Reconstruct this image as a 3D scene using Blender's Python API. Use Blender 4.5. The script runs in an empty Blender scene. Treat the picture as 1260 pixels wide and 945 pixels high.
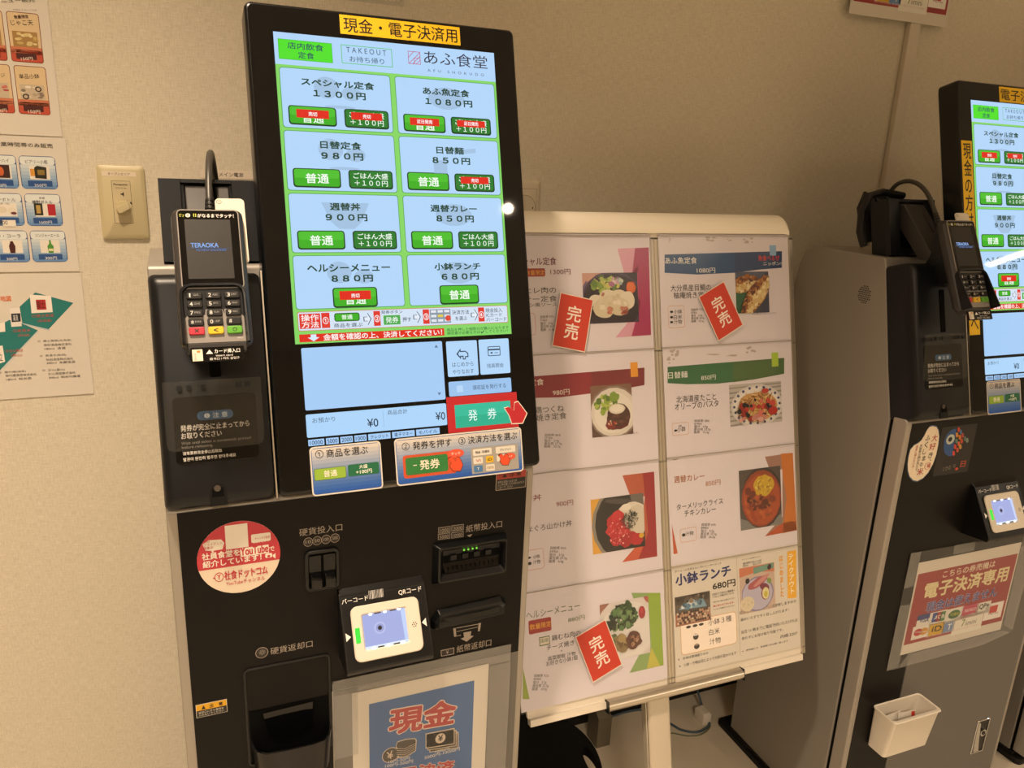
import bpy, bmesh, math, random
from mathutils import Vector, Matrix

SC = bpy.context.scene
COL = SC.collection
sin, cos, rad = math.sin, math.cos, math.radians

# ------------------------------------------------------------------ camera, world, lights, exposure
cam = bpy.data.objects.new('camera', bpy.data.cameras.new('camera'))
COL.objects.link(cam)
cam.location = (-0.2013, -1.4919, 1.3948)
cam.rotation_euler = (1.2911729, -0.0421414, -0.3967191)
cam.data.sensor_width = 36.0
cam.data.lens = 966.9884 / 1260 * 36
cam.data.clip_start = 0.02
SC.camera = cam
SC.view_settings.view_transform = 'Standard'
SC.view_settings.look = 'None'
SC.view_settings.gamma = 1.0
SC.view_settings.use_curve_mapping = False
SC.view_settings.exposure = 0.0

world = bpy.data.worlds.new('world')
SC.world = world
world.use_nodes = True
world.node_tree.nodes['Background'].inputs[0].default_value = (1.0, 0.72, 0.45, 1)
world.node_tree.nodes['Background'].inputs[1].default_value = 0.02

CEILING = 2.75
WARM = (1.0, 0.775, 0.555)
def downlight_or_fill(x, y, power, angle=112, blend=.75, size=.035, col=WARM):
    l = bpy.data.lights.new('downlight_or_fill', 'SPOT')
    l.energy, l.color = power, col
    l.spot_size, l.spot_blend, l.shadow_soft_size = math.radians(angle), blend, size
    o = bpy.data.objects.new('downlight_or_fill', l)
    COL.objects.link(o)
    o.location = (x, y, CEILING - 0.03)
downlight_or_fill(-0.42, -0.93, 212, 99, 1, .07)
downlight_or_fill(1.49, -3.12, 45, 155, 1, .025)
downlight_or_fill(-0.5, -3.1, 430, 155, 1, .3, (1.0, 0.83, 0.63))  # unseen soft fill, added to lift the general light
downlight_or_fill(2.95, -3.9, 480, 155, 1, .5, (1.0, 0.83, 0.63))  # second added fill, kept clear of the displays' reflections
downlight_or_fill(-2.3, -0.93, 36, 120, 1)
downlight_or_fill(3.4, -3.0, 165, 155, 1, .45)  # extra fill from the right, widened and softened to blur its shadows
tube = bpy.data.lights.new('tube_light', 'AREA')
tube.shape, tube.size, tube.size_y, tube.energy, tube.color = 'RECTANGLE', 0.85, 0.16, 14, (1.0, 0.88, 0.72)
o = bpy.data.objects.new('tube_light', tube)
COL.objects.link(o)
o.location = (6.42, -3.72, CEILING - 0.02)
o.rotation_euler = (0, 0, 1.18)

# ------------------------------------------------------------------ frames (everything in millimetres)
class Frame:
    """O in metres, unit axes: a along U, b along V, c along N (out of the face)."""
    def __init__(s, O, U, V):
        s.O, s.U, s.V = Vector(O), Vector(U).normalized(), Vector(V).normalized()
        s.N = s.U.cross(s.V)
    def at(s, a, b, c=0.0):
        return s.O + (s.U * a + s.V * b + s.N * c) / 1000
    def matrix(s, a=0, b=0, c=0):
        p = s.at(a, b, c)
        return Matrix(((s.U.x, s.V.x, s.N.x, p.x), (s.U.y, s.V.y, s.N.y, p.y), (s.U.z, s.V.z, s.N.z, p.z), (0, 0, 0, 1)))
    def moved(s, off):
        return Frame(s.O - Vector(off), s.U, s.V)
def tilted(O, deg):
    return Frame(O, (1, 0, 0), (0, sin(rad(deg)), cos(rad(deg))))

XYZ = Frame((0, 0, 0), (1, 0, 0), (0, 1, 0))                # a=x  b=y  c=z
FLAT = Frame((0, 0, 0), (1, 0, 0), (0, 1, 0))
FRONT = Frame((0, 0, 0), (1, 0, 0), (0, 0, 1))              # a=x  b=z  c=-y
SIDE = Frame((0, 0, 0), (0, 1, 0), (0, 0, 1))               # a=y  b=z  c=+x
WALL = Frame((0, 0, 0), (1, 0, 0), (0, 0, 1))
# machine-local frames
DISPLAY = tilted((0.1549, 0.1342, 1.5358), 15.607)
READER = tilted((0.2085, -0.021, 0.789), 29.28)
TERMINAL = tilted((0.026, 0.032, 1.322), 25.5)
BLOCK = tilted((0.008, 0.147, 1.352), 14.5)
# the menu stand leans back
_a, _t = -0.012709, 0.246409
STAND = Frame((0.6112, -0.2549, 1.2728), (cos(_a), sin(_a), 0), (-sin(_t) * sin(_a), sin(_t) * cos(_a), cos(_t)))

# ------------------------------------------------------------------ materials
_mats = {}
def lin(h):
    v = [int(h[i:i + 2], 16) / 255 for i in (1, 3, 5)]
    return tuple(x / 12.92 if x <= .04045 else ((x + .055) / 1.055) ** 2.4 for x in v) + (1,)
NAMED = {   # colour, roughness, metallic, specular
    'black_plastic': ('#101216', .38, 0, .35), 'black_gloss': ('#0a0a0b', .025, 0, .4), 'black_soft': ('#171412', .6, 0, .3),
    'black_satin': ('#0c0d0f', .28, 0, .4), 'panel_black': ('#0d0b0a', .42, 0, .2), 'deep_black': ('#060606', .8, 0, .1),
    'grey_metal': ('#948e86', .42, .25, .5), 'frame_metal': ('#a39c92', .38, .25, .5), 'door_metal': ('#6d6a66', .42, .2, .5),  # door: the cabinet's paint again, darkened for the weaker light on the front
    'aluminium': ('#cfc6b8', .3, .85, .5), 'silver_paint': ('#cdc2b0', .36, .25, .5), 'dark_aluminium': ('#5a524a', .4, .6, .5), 'chrome': ('#d8d8d8', .08, 1, .5),
    'white_plastic': ('#e6dccd', .4, 0, .5), 'cream_plastic': ('#faf2e2', .4, 0, .5), 'ivory_plastic': ('#c9bd97', .42, 0, .5),
    'paper': ('#ded7e0', .55, 0, .4), 'paper_cream': ('#dcd5ca', .5, 0, .4), 'terminal_grey': ('#353231', .4, 0, .5),
    'key_pad_grey': ('#8d8782', .45, 0, .5), 'rubber': ('#141313', .55, 0, .4), 'dark_cable': ('#3c3a36', .4, 0, .5),
    'blue_cable': ('#4a5a68', .5, 0, .5), 'green_cable': ('#6a7050', .5, 0, .5), 'stool_black': ('#0b0b0b', .7, 0, .2),
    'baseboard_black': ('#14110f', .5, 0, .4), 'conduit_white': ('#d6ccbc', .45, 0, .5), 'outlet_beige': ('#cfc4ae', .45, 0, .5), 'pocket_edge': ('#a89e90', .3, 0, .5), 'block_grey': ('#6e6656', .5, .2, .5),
}
def mat(key):
    if key in _mats: return _mats[key]
    m = bpy.data.materials.new(key.strip('*'))
    m.use_nodes = True
    nt = m.node_tree
    b = nt.nodes['Principled BSDF']
    if key in NAMED:
        h, ro, me, sp = NAMED[key]
        b.inputs['Base Color'].default_value = lin(h)
        b.inputs['Roughness'].default_value = ro
        b.inputs['Metallic'].default_value = me
        b.inputs['Specular IOR Level'].default_value = sp
        if key in ('grey_metal', 'door_metal', 'frame_metal', 'panel_black', 'black_plastic'):     # fine paint grain
            tc, n, bp = nt.nodes.new('ShaderNodeTexCoord'), nt.nodes.new('ShaderNodeTexNoise'), nt.nodes.new('ShaderNodeBump')
            n.inputs['Scale'].default_value = 900
            bp.inputs['Strength'].default_value = .06
            bp.inputs['Distance'].default_value = .001
            nt.links.new(tc.outputs['Object'], n.inputs['Vector'])
            nt.links.new(n.outputs['Fac'], bp.inputs['Height'])
            nt.links.new(bp.outputs['Normal'], b.inputs['Normal'])
    elif key[0] == '*':                                     # a lit screen or lamp: '*#rrggbb' or '**#rrggbb' for a bright LED
        st = 6.0 if key[1] == '*' else 1.0
        b.inputs['Base Color'].default_value = (.004, .004, .004, 1)
        b.inputs['Roughness'].default_value = .03
        b.inputs['Emission Color'].default_value = lin(key.strip('*'))
        b.inputs['Emission Strength'].default_value = st
    elif key.startswith('clear'):                           # clear film / acrylic
        nt.nodes.remove(b)
        out = nt.nodes['Material Output']
        tr, gl, mx = nt.nodes.new('ShaderNodeBsdfTransparent'), nt.nodes.new('ShaderNodeBsdfGlossy'), nt.nodes.new('ShaderNodeMixShader')
        lw, pw, sc_ = nt.nodes.new('ShaderNodeLayerWeight'), nt.nodes.new('ShaderNodeMath'), nt.nodes.new('ShaderNodeMath')
        pw.operation = 'POWER'; pw.inputs[1].default_value = 5
        sc_.operation = 'MULTIPLY_ADD'; sc_.inputs[1].default_value = .5; sc_.inputs[2].default_value = .022
        nt.links.new(lw.outputs['Facing'], pw.inputs[0]); nt.links.new(pw.outputs[0], sc_.inputs[0])
        df, m2 = nt.nodes.new('ShaderNodeBsdfDiffuse'), nt.nodes.new('ShaderNodeMixShader')
        haze, tint = {'clear_film': (.03, .985), 'clear_tape': (.10, .97), 'clear_acrylic': (.012, .93), 'clear_pocket': (.008, .995)}[key]
        tr.inputs['Color'].default_value = (tint, tint, tint, 1)
        gl.inputs['Roughness'].default_value = .08
        df.inputs['Color'].default_value = (.8, .78, .74, 1)
        m2.inputs['Fac'].default_value = haze
        nt.links.new(tr.outputs[0], m2.inputs[1]); nt.links.new(df.outputs[0], m2.inputs[2])
        nt.links.new(sc_.outputs[0], mx.inputs['Fac'])
        nt.links.new(m2.outputs[0], mx.inputs[1]); nt.links.new(gl.outputs[0], mx.inputs[2])
        nt.links.new(mx.outputs[0], out.inputs['Surface'])
    elif key == 'wallpaper':
        b.inputs['Roughness'].default_value = .8
        tc = nt.nodes.new('ShaderNodeTexCoord')
        hs = []
        for sc in ((110, 110, 1300), (1100, 1100, 140)):          # woven linen: long horizontal threads over short vertical ones
            mp, n = nt.nodes.new('ShaderNodeMapping'), nt.nodes.new('ShaderNodeTexNoise')
            mp.inputs['Scale'].default_value = sc
            n.inputs['Scale'].default_value = .55
            n.inputs['Detail'].default_value = 2
            nt.links.new(tc.outputs['Object'], mp.inputs['Vector'])
            nt.links.new(mp.outputs[0], n.inputs['Vector'])
            hs.append(n)
        ad = nt.nodes.new('ShaderNodeMath'); ad.operation = 'ADD'
        nt.links.new(hs[0].outputs['Fac'], ad.inputs[0]); nt.links.new(hs[1].outputs['Fac'], ad.inputs[1])
        rp = nt.nodes.new('ShaderNodeMapRange')
        rp.inputs['From Min'].default_value = .6; rp.inputs['From Max'].default_value = 1.4
        nt.links.new(ad.outputs[0], rp.inputs['Value'])
        mx = nt.nodes.new('ShaderNodeMix'); mx.data_type = 'RGBA'
        mx.inputs['A'].default_value = lin('#cbc2ad'); mx.inputs['B'].default_value = lin('#e8e0cf')
        nt.links.new(rp.outputs[0], mx.inputs['Factor'])
        nt.links.new(mx.outputs['Result'], b.inputs['Base Color'])
        bp = nt.nodes.new('ShaderNodeBump')
        bp.inputs['Strength'].default_value = .55; bp.inputs['Distance'].default_value = .0012
        nt.links.new(ad.outputs[0], bp.inputs['Height']); nt.links.new(bp.outputs[0], b.inputs['Normal'])
    elif key == 'floor_vinyl':
        tc, n, rp = nt.nodes.new('ShaderNodeTexCoord'), nt.nodes.new('ShaderNodeTexNoise'), nt.nodes.new('ShaderNodeMix')
        rp.data_type = 'RGBA'
        n.inputs['Scale'].default_value = 14; n.inputs['Detail'].default_value = 6
        rp.inputs['A'].default_value = lin('#d3c6b0'); rp.inputs['B'].default_value = lin('#dfd4c2')
        nt.links.new(tc.outputs['Object'], n.inputs['Vector'])
        nt.links.new(n.outputs['Fac'], rp.inputs['Factor']); nt.links.new(rp.outputs['Result'], b.inputs['Base Color'])
        b.inputs['Roughness'].default_value = .35
    elif key == 'ceiling_white':
        b.inputs['Base Color'].default_value = lin('#dcd6cc'); b.inputs['Roughness'].default_value = .9
    else:                                                   # '#rrggbb': print on paper or label
        b.inputs['Base Color'].default_value = lin(key)
        b.inputs['Roughness'].default_value = .45
    _mats[key] = m
    return m

# ------------------------------------------------------------------ lettering (built-in font)
_glyphs = {}
def glyphs(text):
    k = text
    if k not in _glyphs:
        c = bpy.data.curves.new('lettering', 'FONT')
        c.body = text
        c.resolution_u = 3
        o = bpy.data.objects.new('lettering', c)
        COL.objects.link(o)
        dg = bpy.context.evaluated_depsgraph_get()
        me = bpy.data.meshes.new_from_object(o.evaluated_get(dg))
        vs = [(v.co.x, v.co.y) for v in me.vertices]
        fs = [tuple(p.vertices) for p in me.polygons]
        bpy.data.objects.remove(o); bpy.data.curves.remove(c); bpy.data.meshes.remove(me)
        if vs:
            x0, x1 = min(v[0] for v in vs), max(v[0] for v in vs)
            y0, y1 = min(v[1] for v in vs), max(v[1] for v in vs)
            vs = [((x - x0) / (x1 - x0 or 1), (y - y0) / (y1 - y0 or 1)) for x, y in vs]
        _glyphs[k] = (vs, fs)
    return _glyphs[k]

# ------------------------------------------------------------------ mesh builder
def rrect(a0, b0, a1, b1, r=0, n=4):
    r = min(r, abs(a1 - a0) / 2, abs(b1 - b0) / 2)
    if r <= 0: return [(a0, b0), (a1, b0), (a1, b1), (a0, b1)]
    out = []
    for cx, cy, s in ((a1 - r, b0 + r, -90), (a1 - r, b1 - r, 0), (a0 + r, b1 - r, 90), (a0 + r, b0 + r, 180)):
        out += [(cx + r * cos(rad(s + 90 * i / n)), cy + r * sin(rad(s + 90 * i / n))) for i in range(n + 1)]
    return out
def ell(ca, cb, ra, rb, n=28):
    return [(ca + ra * cos(2 * math.pi * i / n), cb + rb * sin(2 * math.pi * i / n)) for i in range(n)]

LY = 0.13     # one print layer, mm
class MB:
    def __init__(s, F=XYZ):
        s.F, s.v, s.f, s.mi, s.ms = F, [], [], [], []
    def m(s, key):
        if key not in s.ms: s.ms.append(key)
        return s.ms.index(key)
    def face(s, pts, key):
        i = len(s.v)
        s.v += [tuple(s.F.at(*p)) for p in pts]
        s.f.append(tuple(range(i, i + len(pts)))); s.mi.append(s.m(key))
        return s
    def loft(s, loops, key, cap0=True, cap1=True, closed=True):
        n, i0, k = len(loops[0]), len(s.v), s.m(key)
        for L in loops: s.v += [tuple(s.F.at(*p)) for p in L]
        for j in range(len(loops) - 1):
            for i in range(n if closed else n - 1):
                a, b = i0 + j * n + i, i0 + j * n + (i + 1) % n
                s.f.append((a, b, b + n, a + n)); s.mi.append(k)
        if cap0: s.f.append(tuple(i0 + i for i in reversed(range(n)))); s.mi.append(k)
        if cap1: s.f.append(tuple(i0 + (len(loops) - 1) * n + i for i in range(n))); s.mi.append(k)
        return s
    def prism(s, pts, c0, c1, key):
        return s.loft([[(a, b, c0) for a, b in pts], [(a, b, c1) for a, b in pts]], key)
    def box(s, a0, a1, b0, b1, c0, c1, key, r=0):
        return s.prism(rrect(a0, b0, a1, b1, r), c0, c1, key)
    def soft(s, a0, a1, b0, b1, c0, c1, key, r=4, e=2):
        """rounded slab whose front edge is rounded over by e"""
        L = []
        for t in (0, 30, 60, 90):
            d, c = e * (1 - cos(rad(t))), c1 - e * (1 - sin(rad(t)))
            L.append([(a, b, c) for a, b in rrect(a0 + d, b0 + d, a1 - d, b1 - d, max(r - d, .5))])
        return s.loft([[(a, b, c0) for a, b in rrect(a0, b0, a1, b1, r)]] + L, key)
    def ring(s, a0, a1, b0, b1, c0, c1, w, key, r=4, slope=0):
        """picture-frame: outer rounded rectangle, hole inset by w; slope pulls the hole edge back by that many mm"""
        o, i = rrect(a0, b0, a1, b1, r), rrect(a0 + w, b0 + w, a1 - w, b1 - w, max(r - w, 1.0) if r else 0)
        e = min(1.0, w * .2)
        o2 = rrect(a0 + e, b0 + e, a1 - e, b1 - e, max(r - e, .5) if r else 0)
        return s.loft([[(*p, c0) for p in o], [(*p, c1 - e) for p in o], [(*p, c1) for p in o2], [(*p, c1 - slope) for p in i], [(*p, c0) for p in i]], key, False, False)
    def tube(s, pts, r, key, n=10):
        P = [Vector(p) for p in pts]
        L, ref = [], None
        for i, p in enumerate(P):
            t = (P[min(i + 1, len(P) - 1)] - P[max(i - 1, 0)]).normalized()
            if ref is None: ref = t.orthogonal().normalized()
            ref = (ref - t * ref.dot(t)).normalized()
            q = t.cross(ref)
            L.append([tuple(p + (ref * cos(2 * math.pi * k / n) + q * sin(2 * math.pi * k / n)) * r) for k in range(n)])
        return s.loft(L, key)
    def cyl(s, ca, cb, r, c0, c1, key, n=24, r1=None):
        r1 = r if r1 is None else r1
        return s.loft([[(*p, c0) for p in ell(ca, cb, r, r, n)], [(*p, c1) for p in ell(ca, cb, r1, r1, n)]], key)
    # flat print, layer by layer
    def p(s, pts, key, l=1, c=0):
        ar = sum(pts[i - 1][0] * pts[i][1] - pts[i][0] * pts[i - 1][1] for i in range(len(pts)))
        if ar < 0: pts = list(reversed(pts))
        return s.face([(a, b, c + l * LY) for a, b in pts], key)
    def r(s, a0, b0, a1, b1, key, l=1, rd=0, c=0): return s.p(rrect(min(a0, a1), min(b0, b1), max(a0, a1), max(b0, b1), rd), key, l, c)
    def e(s, ca, cb, ra, rb, key, l=1, c=0): return s.p(ell(ca, cb, ra, rb), key, l, c)
    def t(s, text, a, b, w, h, key, l=3, ang=0, bold=0, c=0):
        vs, fs = glyphs(text)
        k = s.m(key)
        ca, sa = cos(rad(ang)), sin(rad(ang))
        d = bold * .055 * h / (text.count('\n') + 1)          # heavier strokes: the same letters again, a hair to each side
        if not bold: offs = [(0, 0)]
        elif bold < .8: offs = [(d, d), (-d, d), (-d, -d), (d, -d)]
        else: offs = [(d * cos(q * .5236), d * sin(q * .5236)) for q in range(12)]
        for q, (dx, dy) in enumerate(offs):
            i = len(s.v)
            cq = c + l * LY + q * .024
            s.v += [tuple(s.F.at(a + dx + x * w * ca - y * h * sa, b + dy + x * w * sa + y * h * ca, cq)) for x, y in vs]
            s.f += [tuple(i + j for j in f) for f in fs]; s.mi += [k] * len(fs)
        return s
    def tc(s, text, ca, cb, w, h, key, l=3, bold=0, c=0): return s.t(text, ca - w / 2, cb - h / 2, w, h, key, l, 0, bold, c)
    def art(s, items, c=0):
        for it in items:
            k = it[0]
            if k == 'r': s.r(it[3], it[4], it[5], it[6], it[1], it[2], it[7], c)
            elif k == 'p': s.p(list(it[3]), it[1], it[2], c)
            elif k == 'e': s.e(it[3], it[4], it[5], it[6], it[1], it[2], c)
            elif k == 't': s.t(it[3], it[4], it[5], it[6], it[7], it[1], it[2], it[8], it[9], c)
            elif k == 'n':                                  # the nutrition note of a dish: five figures
                g = it[8]
                s.t('自給率 ' + g[0] + '%\n' + g[1] + '㎉\n塩分   ' + g[2] + 'g\n蛋白質 ' + g[3] + 'g\n脂質   ' + g[4] + 'g', it[3], it[4], it[5], it[6], it[1], it[2], it[7], 0, c)
            elif k == 'f': s.outline(it[3], it[4], it[5], it[6], it[1], it[2], it[7], .6, c)
            elif k == 'fr':
                s.r(it[4], it[5], it[6], it[7], it[1], it[3], it[8], c); s.outline(it[4], it[5], it[6], it[7], it[2], it[3] + 1, it[8], .9, c)
            elif k == 'half':
                R, v = it[3], it[4]
                a0 = math.asin(v / R)
                s.p([(R * cos(a0 + (math.pi - 2 * a0) * i / 30), R * sin(a0 + (math.pi - 2 * a0) * i / 30)) for i in range(31)], it[1], it[2], c)
        return s
    def outline(s, a0, b0, a1, b1, key, l=1, rd=0, w=.5, c=0):
        o, i = rrect(a0, b0, a1, b1, rd), rrect(a0 + w, b0 + w, a1 - w, b1 - w, max(rd - w, .1) if rd else 0)
        z = c + l * LY
        return s.loft([[(*q, z) for q in o], [(*q, z) for q in i]], key, False, False)
    def build(s, name, parent=None, bevel=0, smooth=False, solid=True):
        me = bpy.data.meshes.new(name)
        me.from_pydata(s.v, [], s.f)
        for k in s.ms: me.materials.append(mat(k))
        me.polygons.foreach_set('material_index', s.mi)
        if solid:
            bm = bmesh.new(); bm.from_mesh(me)
            bmesh.ops.recalc_face_normals(bm, faces=bm.faces)
            bm.to_mesh(me); bm.free()
        if smooth:
            me.polygons.foreach_set('use_smooth', [True] * len(me.polygons))
        me.update()
        o = bpy.data.objects.new(name, me)
        COL.objects.link(o)
        if smooth and not bevel:
            try: me.set_sharp_from_angle(angle=rad(40))
            except Exception: pass
        if bevel:
            bv = o.modifiers.new('bevel', 'BEVEL')
            bv.width = bevel / 1000; bv.segments = 3; bv.limit_method = 'ANGLE'; bv.angle_limit = rad(35)
            bv.harden_normals = False
        if parent: o.parent = parent
        return o

def empty(name, label, cat, loc=(0, 0, 0), rz=0, group=None):
    o = bpy.data.objects.new(name, None)
    COL.objects.link(o)
    o.location = loc; o.rotation_euler = (0, 0, rz)
    return tag(o, label, cat, group)
def tag(o, label, cat, group=None):
    o['label'] = label; o['category'] = cat
    if group: o['group'] = group
    return o
def struct(o):
    o['kind'] = 'structure'
    return o
def put(o, F, a=0, b=0, c=0):
    o.matrix_world = F.matrix(a, b, c)
    return o

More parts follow.
